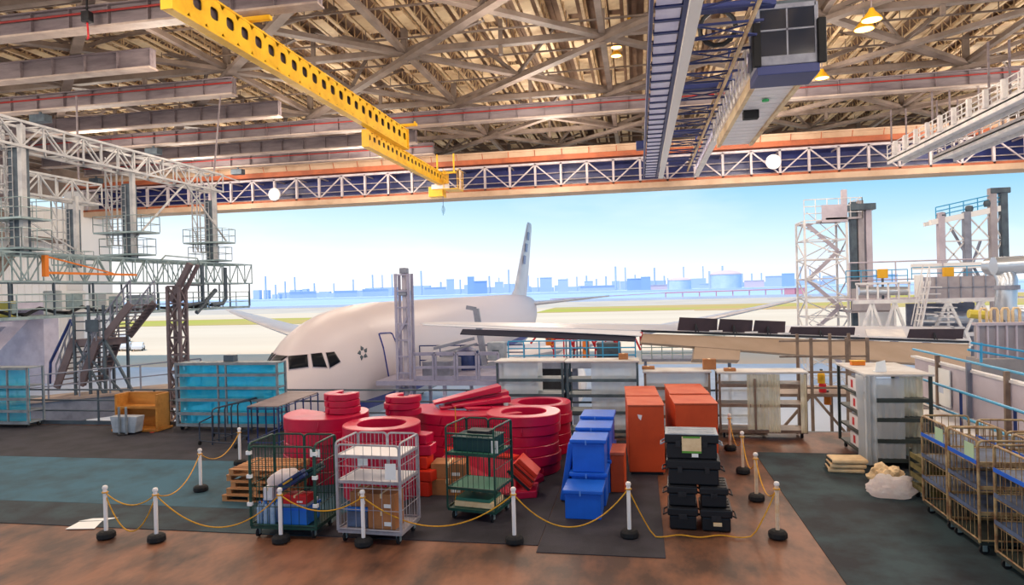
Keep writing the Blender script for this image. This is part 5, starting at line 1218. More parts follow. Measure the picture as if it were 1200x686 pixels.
def rope(a, c, sag, lab, z0=.79, z1=.79, wav=0):
    p, q = PT[a]+V((0,0,z0)), PT[c]+V((0,0,z1)); pts = []
    for i in range(29):
        t = i/28; r = lerp(p, q, t); r.z -= sag*4*t*(1-t); r.z = max(r.z, M+.016)
        if r.z < M+.03: r.y += wav*math.sin(t*23); r.z = M+.018
        pts.append(r)
    o = MB().path(pts, .011, 6).build('rope', 'rope_yellow', smooth=True); tag(o, lab, 'rope', 'yellow ropes between the posts'); return o
rope('a','b',.2,'yellow rope hanging shallow between the two posts by the white sheets'); rope('a','b',.62,'yellow rope sagging deep between the two posts by the white sheets', .76, .76)
rope('b','c',.3,'yellow rope running back to the lone post on the teal mat'); rope('c','d',.32,'yellow rope from the lone post to the pallets'); rope('b','e',.55,'yellow rope swinging low in front of the pallets and bottles')
rope('e','f',.25,'yellow rope across the gap between the bottle cage and white roll cage'); rope('f','g',.5,'yellow rope sagging in front of the green roll cage'); rope('g','h',.58,'yellow rope sagging in front of the blue boxes')
rope('h','i',1.4,'yellow rope lying on the floor before the black cases', wav=.05); rope('i','j',.35,'worn yellow rope on the aisle by the mat corner'); rope('j','k',.4,'worn yellow rope between middle aisle posts'); rope('k','l',.4,'worn yellow rope at the far end of the aisle')
# white sheets on the floor
for k, (pts, lab) in enumerate((([(76,621),(92,612.5),(119,611.5),(110,620.5)], 'white paper sheet lying flat on the dark floor mat'), ([(92,611.5),(108,608.5),(138,607.5),(120,611)], 'white paper sheet further back on the dark floor mat'))):
    b = MB(); b.prism([F(x, y, M+.002) for x, y in pts], (0,0,.006)); tag(b.build('paper_sheet', 'paper'), lab, 'paper', 'white sheets on the floor')

# ------------------------------------------------------------------ roll cages
def cage(lab, x, y, rz, W, D, H, m, shelves, shelf_m, front=(0, 1.0), nw=9, base=.2, cat='roll cage', one=False, group='roll cages'):
    """tubular roll cage: local x = width, y = depth, front face at y=0"""
    e = empty('roll_cage', (x, y, M), rz, lab, cat, group); r = .018
    def panel(o, u, L_, z0, z1, name='side_frame', n=nw, bars=True):
        o, u = V(o), V(u); b = MB(); c = .06
        b.path([o+V((0,0,z0)), o+V((0,0,z1-c)), o+u*c*.3+V((0,0,z1-c*.3)), o+u*c+V((0,0,z1)), o+u*(L_-c)+V((0,0,z1)), o+u*(L_-c*.3)+V((0,0,z1-c*.3)), o+u*L_+V((0,0,z1-c)), o+u*L_+V((0,0,z0))], r, 7)
        b.tube(o+V((0,0,z0+.03)), o+u*L_+V((0,0,z0+.03)), r*.8, 6)
        f = b.build(name, m, e, smooth=True)
        if bars:
            b = MB()
            for i in range(1, n): q = o+u*(L_*i/n); b.tube(q+V((0,0,z0)), q+V((0,0,z1)), .0055, 5)
            for k in range(1, 4): z = z0+(z1-z0)*k/4; b.tube(o+V((0,0,z)), o+u*L_+V((0,0,z)), .007, 5)
            b.build('wire_grille', m, f)
    panel((0,0,0), (0,1,0), D, base, H); panel((W,0,0), (0,1,0), D, base, H)
    if one: panel((0.02,D,0), (1,0,0), W-.04, base, H, 'end_frame')
    else: panel((0.02,D,0), (1,0,0), W/2-.03, base, H); panel((W/2+.01,D,0), (1,0,0), W/2-.03, base, H)
    if front: panel((0.02,0.0,0), (1,0,0), W-.04, base+front[0], H*front[1]-.04, 'front_gate')
    for z in shelves:
        b = MB(); b.box(.02, W-.02, .03, D-.03, z, z+.02); b.build('shelf', shelf_m, e); b = MB(); b.box(.01, W-.01, .0, .03, z-.02, z+.03); b.box(.0, .03, .0, D, z-.02, z+.03); b.box(W-.03, W, 0, D, z-.02, z+.03); b.build('shelf_rim', m, e)
    b = MB(); b.box(0, W, 0, D, base-.04, base+.01); b.build('base', 'rack_dark' if one else m, e)
    for xx in (.09, W-.09):
        for yy in (.09, D-.09):
            b = MB(); b.path([(xx-.02, yy, .07), (xx+.02, yy, .07)], .07, 14); w_ = b.build('caster', 'rubber', e, smooth=True)
            b = MB(); b.box(xx-.035, xx-.024, yy-.03, yy+.03, .05, base-.03); b.box(xx+.024, xx+.035, yy-.03, yy+.03, .05, base-.03); b.build('fork', 'galv', w_)
    return e
def place2(p, q):
    d = q-p; return p, math.atan2(d.y, d.x), math.hypot(d.x, d.y)
# white roll cage
p, rz, W = place2(F(396, 636), F(471, 641)); D = .8
wc = cage('white tube roll cage with two white shelves and brown cartons below', p.x, p.y, rz, W, D, 1.66, 'cage_white', [1.0, 1.42], 'shelf_white', nw=7)
R2 = Matrix.Rotation(rz, 3, 'Z')
def inside(x, y, z, o=None): return V((p.x, p.y, M))+R2@V((x, y, z))
def carton(loc, rz, w_, d, h, m, lab, tape='foam_beige', name='carton', cat='box', group=None):
    t = empty(name, loc, rz, lab, cat, group); b = MB(); b.box(0, w_, 0, d, 0, h); b.build('body', m, t, bevel=.008)
    b = MB(); b.box(w_*.46, w_*.54, -.003, d+.003, h*.75, h+.003); b.build('tape', tape, t)
    b = MB(); b.box(w_*.6, w_*.85, -.004, 0, h*.2, h*.42); b.build('label', 'paper', t); return t
carton(inside(.5, .1, .215), rz, .48, .4, .3, 'cardboard', 'brown carton on the base of the white roll cage'); carton(inside(.5, .1, .517), rz, .48, .4, .28, 'cardboard', 'brown carton stacked upper in the white roll cage'); carton(inside(.16, .15, .555), rz, .32, .4, .24, 'cardboard', 'orange brown carton on the blue grey crate in the white roll cage')
t = empty('plastic_crate', inside(.1, .12, .215), rz, 'blue grey plastic crate on the base of the white roll cage', 'crate'); b = MB(); b.box(0,.38,0,.4,0,.28); b.build('body', 'shelf_bluegrey', t, bevel=.02); b = MB(); b.box(-.01,.39,-.01,.41,.28,.335); b.build('rim', 'blue_bright', t)
for (x, y, lab) in ((.98, -.03, 'white paper tag hanging at the front corner of the white roll cage'), (.12, .74, 'white paper sheet tied at the back of the white roll cage')):
    t = MB(); t.box(-.09, .09, 0, .006, 0, .26); o = t.build('paper_tag', 'paper'); o.location = inside(x, y-.01, 1.08); o.rotation_euler.z = rz+.15; tag(o, lab, 'paper tag')
# green roll cage with board
p, rz, W = place2(F(525, 609), F(581, 615)); W = max(W, .84)
gc = cage('dark green roll cage with a bin on its shelf and a pale board below', p.x, p.y, rz, W, .86, 1.68, 'cage_green', [1.18, .56], 'green_board', front=None)
b = MB(); b.tube((0,0,.2), (0,0,1.66), .02, 8); b.tube((W,0,.2), (W,0,1.66), .02, 8); b.tube((0,0,1.55), (W,0,1.55), .018, 8); b.build('front_bar', 'cage_green', gc)
b = MB()
for i in range(1, 9): b.tube((W*i/9, 0, .6), (W*i/9, 0, 1.55), .0055, 5)
b.build('wire_grille', 'cage_green', gc)
t = empty('storage_bin', inside(.06, .12, 1.2), rz, 'dark green plastic bin on the upper shelf of the green roll cage', 'bin'); b = MB(); b.prism([(0.02,.02,0),(W-.14,.02,0),(W-.14,.6,0),(.02,.6,0)], (0,0,.24)); b.build('body', 'bin_green', t, bevel=.02); b = MB(); b.box(0,W-.12,0,.62,.24,.27); b.build('rim', 'bin_green', t, bevel=.008)
t = empty('black_tray', inside(.3, .3, 1.475), rz, 'shallow black tray on top of the dark green bin', 'tray'); b = MB(); b.box(0,.42,0,.3,0,.06); b.build('body', 'black', t, bevel=.015); b = MB(); b.box(-.01,.43,-.01,.31,.06,.07); b.build('rim', 'black', t)
t = empty('wooden_board', inside(.1, .08, .215), rz, 'pale wooden board lying on the base of the green roll cage', 'board'); b = MB(); b.box(0,W-.2,0,.6,0,.1); b.build('board', 'foam_beige', t, bevel=.015); b = MB(); b.box(.02,W-.24,.02,.56,.1,.16); b.build('backing', 'green_board', t, bevel=.01)
t = MB(); t.box(-.06,.06,0,.006,0,.22); o = t.build('paper_tag', 'paper'); o.location = inside(W-.02, -.03, 1.22); o.rotation_euler.z = rz+.2; tag(o, 'white paper tag on the post of the green roll cage with board', 'paper tag')
# green roll cage with water bottles
p, rz, W = place2(F(294, 631), F(371, 634))
bc = cage('dark green roll cage loaded with water bottles, cases and a blue tub', p.x, p.y, rz, W, .82, 1.6, 'cage_green', [], 'green_board', front=(.0, 1.0), nw=8)
for x in (0, W):
    for z in (.55, 1.02, 1.42):
        b = MB(); b.box(x-.04, x+.04, -.035, .03, z, z+.06); b.build('clip', 'paper', bc)
bt = None
for i in range(3):
    for j in range(2):
        for k in range(1):
            e_ = empty('water_bottle', inside(.1+i*.125, .12+j*.13, .215), rz, 'clear blue water bottle in a shrink wrapped pack', 'bottle', 'water bottles on the green roll cage') if bt is None else dup(bt, inside(.1+i*.125, .12+j*.13, .215), rz)
            if bt is None:
                bt = e_; b = MB(); b.lathe([(.05,0),(.055,.02),(.05,.06),(.055,.1),(.05,.14),(.055,.18),(.05,.22),(.055,.27),(.02,.33),(.018,.35)], n=12); b.build('body', mat('water_blue', '#9fb8d4', .12, col2='#86a4c8', scale=9), bt, smooth=True); b = MB(); b.lathe([(.022,.345),(.022,.375)], n=10); b.build('cap', 'blue_bright', bt)
t = empty('blue_tub', inside(.5, .08, .215), rz, 'bright blue plastic tub on the base of the bottle cage', 'tub'); b = MB(); b.box(0,.5,0,.5,0,.28); b.build('body', 'blue_bright', t, bevel=.02); b = MB(); b.box(-.015,.515,-.015,.515,.26,.3); b.build('rim', 'blue_foam', t)
carton(inside(.52, .12, .517), rz, .46, .45, .05, 'case_grey', 'flat grey carton resting on the blue tub'); carton(inside(.56, .1, .572), rz, .42, .3, .14, 'red_plain', 'red box resting above the blue tub', name='red_box')
carton(inside(.16, .14, .60), rz+.1, .16, .3, .22, 'shelf_white', 'small white box standing on the water bottles', name='small_box')
t = empty('shrink_wrapped_pack', inside(.2, .2, .83), rz+.1, 'pinkish white wrapped pack on top of the load in the bottle cage', 'pack'); b = MB(); b.prism([(0,0,0),(.42,0,0),(.47,0,.12),(.36,0,.22),(.08,0,.2),(-.02,0,.1)], (0,.4,0)); b.build('wrap', 'bag_film', t, bevel=.03); b = MB(); b.box(.05,.38,.05,.35,.02,.15); b.build('content', 'panel_lilac', t)
def toolcase(loc, rz, tilt, w_, d, h, m, lab):
    t = empty('tool_case', loc, rz, lab, 'case', 'tool cases in the bottle cage'); t.rotation_euler = (tilt[0], tilt[1], rz)
    b = MB(); b.box(0,w_,0,d,0,h*.48); b.build('body', m, t, bevel=.02); b = MB(); b.box(0,w_,0,d,h*.5,h); b.build('lid', m, t, bevel=.02); b = MB(); b.path([(w_*.35,-.01,h*.5),(w_*.35,-.05,h*.5),(w_*.65,-.05,h*.5),(w_*.65,-.01,h*.5)], .012, 6); b.build('handle', 'black', t)
    b = MB(); b.box(w_*.2,w_*.6,-.002,.0,h*.6,h*.8); b.build('label', 'yellow_plain', t)
toolcase(inside(.52,.12,.76), rz, (0,-.55,0), .5, .18, .14, 'tube_blue', 'dark blue tool case leaning before the other cases'); toolcase(inside(.62,.35,.8), rz, (0,-.5,0), .5, .2, .14, 'bin_green', 'dark green tool case leaning in the middle of the cases'); toolcase(inside(.62,.58,.84), rz, (0,-.45,0), .45, .18, .12, 'tube_black', 'black tool case leaning at the back of the bottle cage')
t = MB(); t.box(0,.2,0,.006,0,.14); o = t.build('paper_tag', 'paper'); o.location = inside(.68, .80, 1.2); o.rotation_euler.z = rz; tag(o, 'white paper sheet on the back panel of the bottle cage', 'paper tag')
# rusty cages along the ramp wall
labs = {0:'rusty tan roll cage with a green card beside the plastic bundle', 1:'rusty tan roll cage with a green card, the middle one of the front line', 2:'rusty tan roll cage with blue edged shelves close to the viewer'}
def sidecage(Y, X, lab, H=1.72, card=True, ln=.98):
    c = cage(lab, X+.75, Y, PI/2, ln, .75, H, 'cage_rust', [.62, 1.0, 1.36], 'shelf_bluegrey', front=None, nw=7, group='rusty roll cages by the ramp', one=True)
    # the end panel facing the aisle is the back panel of this cage
    if card: b = MB(); b.box(.12, .42, .752, .758, 1.38, 1.62); b.build('card', 'green_card' if 'green_card' in MATS else mat('green_card', '#a9c8a8', .6), c)
    for k, z in enumerate((.66, 1.04, 1.40)):
        b = MB(); b.box(.02, ln-.02, .765, .775, z-.05, z+.01); b.build('shelf_edge', 'shelf_bluegrey' if k < 2 else 'blue_foam', c)
    return c
# depth axis: local y -> world -X after 90 deg turn
def row(Ys, X, labs, **k):
    for Y, l in zip(Ys, labs): sidecage(Y, X, l, **k)
row((12.15, 11.1), 4.85, (labs[0], labs[1]), H=1.70); sidecage(9.75, 4.9, labs[2], H=1.72, card=False, ln=1.0)
row((12.0, 10.85, 9.6), 5.66, ('brownish roll cage in the second line opposite the plastic bundle', 'brownish roll cage in the second line against the ramp ledge', 'yellowish roll cage in the second line close to the viewer'), H=1.66, card=False)
t = empty('pallet_cart', (5.0, 13.35, M), 0, 'olive pallet cart with stacked trays between plastic bundle and rusty cages', 'cart')
for z in (.2, .38, .56, .74):
    b = MB(); b.box(0, .8, 0, .75, z, z+.05); b.box(-.02, .82, -.02, .0, z, z+.1); b.box(-.02, 0, 0, .75, z, z+.1); b.build('tray', mat('olive', '#6a6238', .6, col2='#4c4828', scale=4), t)
for x in (0, .8):
    for y in (0, .75): b = MB(); b.box(x-.025, x+.025, y-.025, y+.025, .1, .9); b.build('post', 'rack_dark', t)
for x in (.08, .72):
    for y in (.08, .67): b = MB(); b.path([(x-.03, y, .06), (x+.03, y, .06)], .06, 10); b.build('caster', 'rubber', t)
# plastic bundle and beige cushions
def bundle(c, sx, sy, sz, seed, m, lab):
    bm = bmesh.new(); bmesh.ops.create_icosphere(bm, subdivisions=4, radius=1)
    for v in bm.verts:
        n = v.co.copy(); d = .95+.3*noise.noise(n*1.7+V((seed,0,0)))+.16*noise.noise(n*3.9+V((seed,3,0)))+.09*noise.noise(n*8+V((seed,0,5)))
        v.co = V((n.x*sx*d, n.y*sy*d, max(-.0, (n.z*.8+.45)*sz*d)))
    me = bpy.data.meshes.new('plastic_bundle'); bm.to_mesh(me); bm.free(); me.materials.append(MATS[m])
    o = bpy.data.objects.new('plastic_bundle', me); COL.objects.link(o); o.location = c; tag(o, lab, 'plastic bundle', 'crumpled plastic on the slate mat')
q = F(1046, 582); bundle((q.x, q.y, M), .42, .3, .34, 2, 'bag_film', 'crumpled white and pink plastic bundle lying in front of the olive cart')
q = F(1040, 568); bundle((q.x+.05, q.y+.15, M), .36, .22, .3, 9, 'foam_beige', 'crumpled beige plastic bundle behind the white one')
q = F(990, 552)
for k in range(3):
    e_ = empty('seat_cushion', (q.x+.02*k, q.y-.03*k, M+.005+k*.105), -.1+.06*k, ('beige cushion at the bottom of the stack on the slate mat', 'beige cushion in the middle of the stack on the slate mat', 'beige cushion topping the stack on the slate mat')[k], 'cushion', 'beige cushion stack')
    b = MB(); b.box(-.36, .36, -.25, .25, 0, .095); b.build('pad', 'foam_beige', e_, bevel=.035); b = MB(); b.box(-.375, -.34, -.2, .2, .02, .075); b.build('edge_strap', 'rack_dark', e_, bevel=.01)

# ------------------------------------------------------------------ table frames left of the red pads
tb = empty('tube_table', (0,0,0), 0, 'long table with a grey brown top on dark blue tube legs', 'table'); zt_ = M+1.08
A, Bc, C_, Dd = F(289, 478, zt_), F(325, 478, zt_), F(373, 461, zt_), F(339, 460, zt_)
b = MB(); b.prism([A, Bc, C_, Dd], (0,0,.035)); b.build('tabletop', 'tabletop', tb, bevel=.005)
for k in range(6):
    for (s0, s1) in ((A, Dd), (Bc, C_)):
        q = lerp(s0, s1, .02+k*.192); b = MB(); b.tube((q.x, q.y, M), (q.x, q.y, zt_), .022, 7); b.build('leg', 'tube_blue', tb)
b = MB()
for z in (.12, 1.04): b.tube((A.x, A.y, M+z), (Dd.x, Dd.y, M+z), .018, 6); b.tube((Bc.x, Bc.y, M+z), (C_.x, C_.y, M+z), .018, 6); b.tube((A.x, A.y, M+z), (Bc.x, Bc.y, M+z), .018, 6)
b.build('apron_rail', 'tube_blue', tb)
for k in range(5):
    t = empty('tube_hoop', (0,0,0), 0, ('bent dark tube frame lowest and outermost of the nested five', 'bent dark tube frame second from the outer end', 'bent dark tube frame in the middle of the nested five', 'bent dark tube frame second from the table', 'bent dark tube frame next to the table')[k], 'tube frame', 'nested tube frames beside the table')
    px = 249+k*7.5; h = 1.0; a = F(px, 522-k*2.5); c = F(px+46, 508-k*3.2); c = a+(c-a)*1.0; hh = V((0,0,h))
    b = MB(); b.path([a, a+hh-V((0,0,.1)), lerp(a, c, .03)+hh-V((0,0,.02)), lerp(a, c, .08)+hh, lerp(a, c, .95)+hh, lerp(a, c, .99)+hh-V((0,0,.04)), c+hh-V((0,0,.1)), c], .022, 7); b.build('hoop', 'tube_black', t, smooth=True)
    b = MB(); b.tube(a+V((0,0,.12)), c+V((0,0,.12)), .015, 6); b.build('stretcher', 'tube_black', t)
t = empty('tube_trolley', (0,0,0), 0, 'low dark tube trolley on black casters before the nested frames', 'trolley')
a, c, d_ = F(234, 522), F(276, 526), F(290, 516); b = MB(); z = V((0,0,.12))
b.path([a+z+V((0,0,.5)), a+z+V((0,0,.04)), lerp(a,c,.04)+z, c+z, d_+z], .02, 7); b.path([a+z+V((0,0,.5)), a+(d_-c)+z+V((0,0,.5)), a+(d_-c)+z, d_+z], .02, 7); b.build('frame', 'tube_black', t, smooth=True)
for q in (a, c, d_, a+(d_-c)): b = MB(); b.path([(q.x-.02, q.y, q.z+.06), (q.x+.02, q.y, q.z+.06)], .06, 10); b.build('caster', 'rubber', t)
# ------------------------------------------------------------------ wooden pallets
def pallet(loc, rz, w_, d, lab):
    t = empty('wooden_pallet', loc, rz, lab, 'pallet', 'stacked wooden pallets')
    for x in (0, w_*.5-.05, w_-.1): b = MB(); b.box(x, x+.1, 0, d, .02, .1); b.build('stringer', 'pallet_wood', t)
    for i in range(7): y = (d-.1)*i/6; b = MB(); b.box(-.01, w_+.01, y, y+.1, .1, .122); b.build('deck_board', 'pallet_wood', t, bevel=.004)
    for i in range(3): y = (d-.1)*i/2; b = MB(); b.box(0, w_, y, y+.1, 0, .02); b.build('bottom_board', 'pallet_wood', t)
q = F(260, 588); rzp = -.02
PLAB = ('wooden pallet at the bottom of the stack', 'wooden pallet second from the floor in the stack', 'wooden pallet third from the floor in the stack', 'wooden pallet fourth from the floor, slatted deck edge showing', 'wooden pallet on top with its slats in the light')
off = [(0,0), (.08,.03), (.15,.08), (.03,.12), (.1,.1)]
for k in range(5): pallet((q.x+off[k][0], q.y+off[k][1], M+.002+k*.124), rzp+.03*(k % 2), 1.25, 1.0, PLAB[k])

# ------------------------------------------------------------------ red foam pads
def ring_pad(c, ro, ri, z, h, lab, a0=0, a1=2*PI, name='foam_ring', grp='red foam rings', m='crimson', sq=1.0, n=44, rz=0):
    full = abs(a1-a0-2*PI) < 1e-3
    t = empty(name, (c.x, c.y, z), rz, lab, 'foam pad', grp); e_ = .013; rows = []
    prof = [(ri, e_), (ri, h-e_), (ri+e_, h), (ro-e_, h), (ro, h-e_), (ro, e_), (ro-e_, 0), (ri+e_, 0)]
    k = n if full else n+1
    for i in range(k):
        a = a0+(a1-a0)*i/n; rows.append([(r*math.cos(a), sq*r*math.sin(a), zz_+.005*math.sin(a*3+z*3)) for r, zz_ in prof])
    b = MB(); rr = [[*r] for r in rows]
    if full: rr.append(rows[0])
    b.grid(rr, True)
    if not full:
        N = len(b.v); b.f.append(tuple(range(8))); b.m.append(0); b.f.append(tuple(range(N-8, N))[::-1]); b.m.append(0)
    b.build('pad', m, t, smooth=True, ang=28)
    b = MB(); am = -PI/2+random.uniform(-.5, .7) if full else (a0+a1)/2
    b.path([((ro+.006)*math.cos(am), sq*(ro+.006)*math.sin(am), h*.15), ((ro+.02)*math.cos(am+.02), sq*(ro+.02)*math.sin(am+.02), h*.5), ((ro+.006)*math.cos(am+.03), sq*(ro+.006)*math.sin(am+.03), h*.85)], .014, 5); b.build('strap', 'crimson', t)
    return t
def centre(px, py_top, camz):   # point on the floor plan under a picture column at a distance
    return PZ(px, py_top, camz)
def stack(px, top_z, camz, ro, ri, n, labs, **k):
    q = PZ(px, 400, camz); h = top_z/n
    for i in range(n): ring_pad(V((q.x+random.uniform(-.03,.03), q.y+random.uniform(-.02,.02), 0)), ro*random.uniform(.97,1.0), ri, M+.003+i*h, h-.003, labs(i, n), **k)
ordn = ('lowest', 'second', 'third', 'fourth', 'fifth', 'sixth', 'seventh')
lab_of = lambda where: (lambda i, n: ('topmost red foam ring' if i == n-1 else 'lowest red foam ring' if i == 0 else ordn[i]+' red foam ring from the floor')+' in the stack '+where)
stack(445, 1.44, 14.0, .80, .50, 6, lab_of('behind the white roll cage'))
stack(611, 1.33, 15.6, .84, .52, 6, lab_of('next to the blue boxes'))
stack(630, 1.24, 17.4, .82, .55, 5, lab_of('furthest back by the white racks'))
# half drums on the left
lab_c = lambda where: (lambda i, n: ('topmost' if i == n-1 else ordn[i])+' thick red half drum pad in the pile '+where)
q = PZ(381, 400, 15.6)
for i in range(5): ring_pad(V((q.x+random.uniform(-.03,.03), q.y, 0)), .95*random.uniform(.97,1), .06, M+.003+i*.282, .279, lab_c('beside the tube table')(i, 5), PI*.85, PI*2.3, 'half_drum_pad', 'red half drum pads', n=30)
def cstack(px, ybase, camz, ro, ri, n, h, z0, where, a0, a1):
    q = PZ(px, 400, camz)
    for i in range(n): ring_pad(V((q.x+random.uniform(-.02,.02), q.y+random.uniform(-.02,.02), 0)), ro, ri, z0+i*h, h-.006, ('topmost' if i == n-1 else ordn[i])+' small red crescent pad '+where, a0, a1, 'crescent_pad', 'red crescent pads', n=26)
cstack(400, 480, 15.6, .40, .13, 3, .15, M+1.416, 'piled on the half drums', PI*.6, PI*2.08)
# big arc blocks in the middle
q = PZ(560, 400, 17.2)
for i in range(5): ring_pad(V((q.x+.1-.03*i, q.y+.2, 0)), 1.85, 1.15, M+.003+i*.25, .244, ('topmost' if i == 4 else ordn[i])+' long curved red block pad in the middle pile', PI*1.05, PI*1.75, 'curved_block_pad', 'red curved block pads', n=24)
cstack(470, 480, 16.0, .42, .14, 3, .15, M+1.26, 'standing on the curved blocks', PI*.6, PI*2.08)
# wedge slabs lying on top of the curved blocks
for k, (x0, y0, x1, y1, w0, w1) in enumerate(((508,471,585,452,.16,.3),(520,472,594,458,.16,.28),(530,474,596,464,.2,.26),(515,476,588,470,.18,.24),(545,477,592,475,.14,.2))):
    D0 = 16.6+.25*(k % 2)-.12*k+.25; a = PZ(x0, y0+3, D0-.1); c = PZ(x1, y1+6, D0+.25); u = (c-a); n_ = V((-u.y, u.x, 0)).normalized()
    t = empty('wedge_pad', (0,0,0), 0, ('topmost red wedge pad, steepest of the slanted pile', 'second red wedge pad from the top of the slanted pile', 'third red wedge pad from the top of the slanted pile', 'fourth red wedge pad from the top of the slanted pile', 'lowest red wedge pad of the slanted pile')[k], 'foam pad', 'red wedge pads')
    b = MB(); z1, z2_ = V((0,0,.05)), V((0,0,w1*.55)); b.prism([a-n_*w0, c-n_*w1, c-n_*w1+z2_, a-n_*w0+z1], n_*(w0+w1)); b.build('pad', 'crimson', t, bevel=.02)
    b = MB(); m_ = lerp(a, c, .6)-n_*(w0+w1)*.5; b.bar(m_+V((0,0,.02)), m_+V((0,0,.12)), .03, .02); b.build('strap', 'crimson', t)
# yellow strap round the curved blocks
q0 = PZ(533.5, 477, 15.45); b = MB(); b.path([q0, PZ(534, 500, 15.42), PZ(533, 528, 15.42)], .012, 5); tag(b.build('tie_strap', 'rope_yellow'), 'thin yellow tie strap hanging down the curved red blocks', 'strap')
# cartons peeking between
q = F(503, 581); carton((q.x, q.y, M), .05, .75, .6, .32, 'cardboard', 'brown carton between the white and the green roll cage, lower one'); carton((q.x+.03, q.y+.05, M+.325), .05, .7, .5, .3, 'cardboard', 'brown carton between the white and the green roll cage, upper one')
# irregular red blocks right of the first ring stack
for k, (px, D0, w_, h, z, lab) in enumerate(((493,13.7,.42,.3,0,'bottom red block pad beside the white roll cage'),(496,13.7,.46,.22,.3,'second red block pad beside the white roll cage'),(491,13.8,.4,.25,.525,'third red block pad beside the white roll cage'),(495,13.8,.44,.22,.78,'fourth red block pad beside the white roll cage'),(490,13.9,.5,.2,1.005,'topmost red block pad beside the white roll cage'))):
    q = PZ(px, 400, D0); t = empty('block_pad', (q.x-w_*.75, q.y, M+z+.002), random.uniform(-.2,.2), lab, 'foam pad', 'red block pads'); b = MB(); b.prism([(0,0,0),(w_,-.05,0),(w_+.06,.3,0),(w_*.4,.42,0),(0,.3,0)], (0,0,h-.006)); b.build('pad', 'crimson' if k > 2 else 'red_orange', t, bevel=.02); b = MB(); b.box(w_*.3,w_*.34,-.05,-.02,h*.2,h*.8); b.build('strap', 'crimson', t)
# orange red ridge blocks on the floor in front
q0, q1, q2, q3 = F(492, 568), F(606, 582), F(638, 564), F(520, 551)
t = empty('ridge_pad', (0,0,0), 0, 'long red ridge shaped pad on the floor behind the green roll cage', 'foam pad'); zt_ = V((0,0,.6))
b = MB(); A_, B_ = lerp(q0, q3, .5)+zt_, lerp(q1, q2, .45)+zt_*1.0
b.add([q0, q1, q2, q3, A_+V((.35,0,-.05)), lerp(A_, B_, .5)+V((0,0,.06)), B_-V((.3,0,0)), q0+V((0,0,.06)), q1+V((0,0,.1)), q2+V((0,0,.12)), q3+V((0,0,.1))], [(3,2,1,0),(0,1,8,7),(1,2,9,8),(2,3,10,9),(3,0,7,10),(7,8,6,5,4),(8,9,6),(9,10,4,5,6),(10,7,4)]); b.build('pad', 'crimson', t, bevel=.02)
b = MB(); b.add([A_+V((.3,-.06,-.01)), B_+V((-.3,-.04,.03)), B_+V((-.25,.3,.0)), A_+V((.3,.3,-.02))], [(0,1,2,3)]); b.build('cover', 'red_orange', t, solid=.05)
for px in (538, 556):
    a = F(px, 568, M+.5); c = F(px-4, 590, M+.12); b = MB(); b.tube(a-V((0,.06,0)), c-V((0,.14,0)), .01, 5); b.build('strap', 'rope_yellow', t)
q = F(612, 586); dL, nL = V((.72,.1,-.69)), V((.69,.0,.72))
for k in range(4):
    t = empty('slanted_pad', (0,0,0), 0, ('orange red slanted plank pad lowest of the leaning four, with a dark lining', 'orange red slanted plank pad second from below of the leaning four', 'orange red slanted plank pad third from below of the leaning four', 'orange red slanted plank pad topmost of the leaning four')[k], 'foam pad', 'leaning orange red pads')
    o_ = V((q.x-.32, q.y+.05, M+.6))+nL*(.1*k)+V((0,0,-.09)); ln = .58-.03*k; b = MB(); b.prism([o_, o_+dL*ln, o_+dL*ln+nL*.09, o_+nL*.09], (0,.5,0)); b.build('pad', 'red_orange', t, bevel=.012)
    if k in (0, 2): b = MB(); b.prism([o_+nL*.02-V((0,.006,0)), o_+dL*ln+nL*.02-V((0,.006,0)), o_+dL*ln+nL*(.075 if k == 0 else .04)-V((0,.006,0)), o_+nL*(.075 if k == 0 else .04)-V((0,.006,0))], (0,.01,0)); b.build('dark_lining', 'black', t)
b = MB(); q = F(597, 588); b.prism([(q.x-.2,q.y,M),(q.x+.5,q.y+.25,M),(q.x+.45,q.y+.9,M),(q.x-.3,q.y+.6,M)], (0,0,.14)); tag(b.build('base_pad', 'crimson', bevel=.02), 'flat crimson pad under the leaning orange red pads', 'foam pad')
# red pads stacked by cage (small ones left)
q = F(430, 560)
# ------------------------------------------------------------------ blue foam boxes
def fbox(p, rz, w_, d, h, lab, m='blue_foam', lid=True):
    t = empty('foam_box', (p.x, p.y, p.z), rz, lab, 'foam box', 'blue foam boxes'); b = MB(); b.prism([(.02,.02,0),(w_-.02,.02,0),(w_-.02,d-.02,0),(.02,d-.02,0)], (0,0,h-.07)); b.build('body', m, t, bevel=.015); b = MB(); b.box(-.02,w_+.02,-.02,d+.02,h-.07,h); b.build('lid', m, t, bevel=.015)
    b = MB(); b.box(w_*.42,w_*.46,-.024,-.018,h-.1,h-.01); b.build('seam_tape', mat('blue_pale', '#5d8fe0', .5), t); return t
a, c = F(661, 609), F(706, 611); a, rzb, wb = place2(a, c)
fbox(a, rzb, wb, .72, .52, 'bright blue foam box on the floor in front of the stacked blue boxes')
Rb = Matrix.Rotation(rzb, 3, 'Z'); off_ = lambda x, y, z: a+Rb@V((x, y, z))
fbox(off_(.03, .78, .0), rzb, wb, .75, .62, 'blue foam box at the foot of the front stack'); fbox(off_(.05, .80, .624), rzb, wb-.03, .72, .62, 'blue foam box upper in the front stack, its top in the light')
fbox(off_(.05, 1.62, .0), rzb, wb, .8, .66, 'blue foam box at the foot of the rear stack'); fbox(off_(.06, 1.64, .664), rzb, wb, .8, .64, 'blue foam box upper in the rear stack')
fbox(off_(.06, 2.52, .0), rzb, wb, .8, .7, 'blue foam box at the foot of the furthest stack'); fbox(off_(.06, 2.54, .704), rzb, wb, .8, .66, 'blue foam box upper in the furthest stack before the white racks')
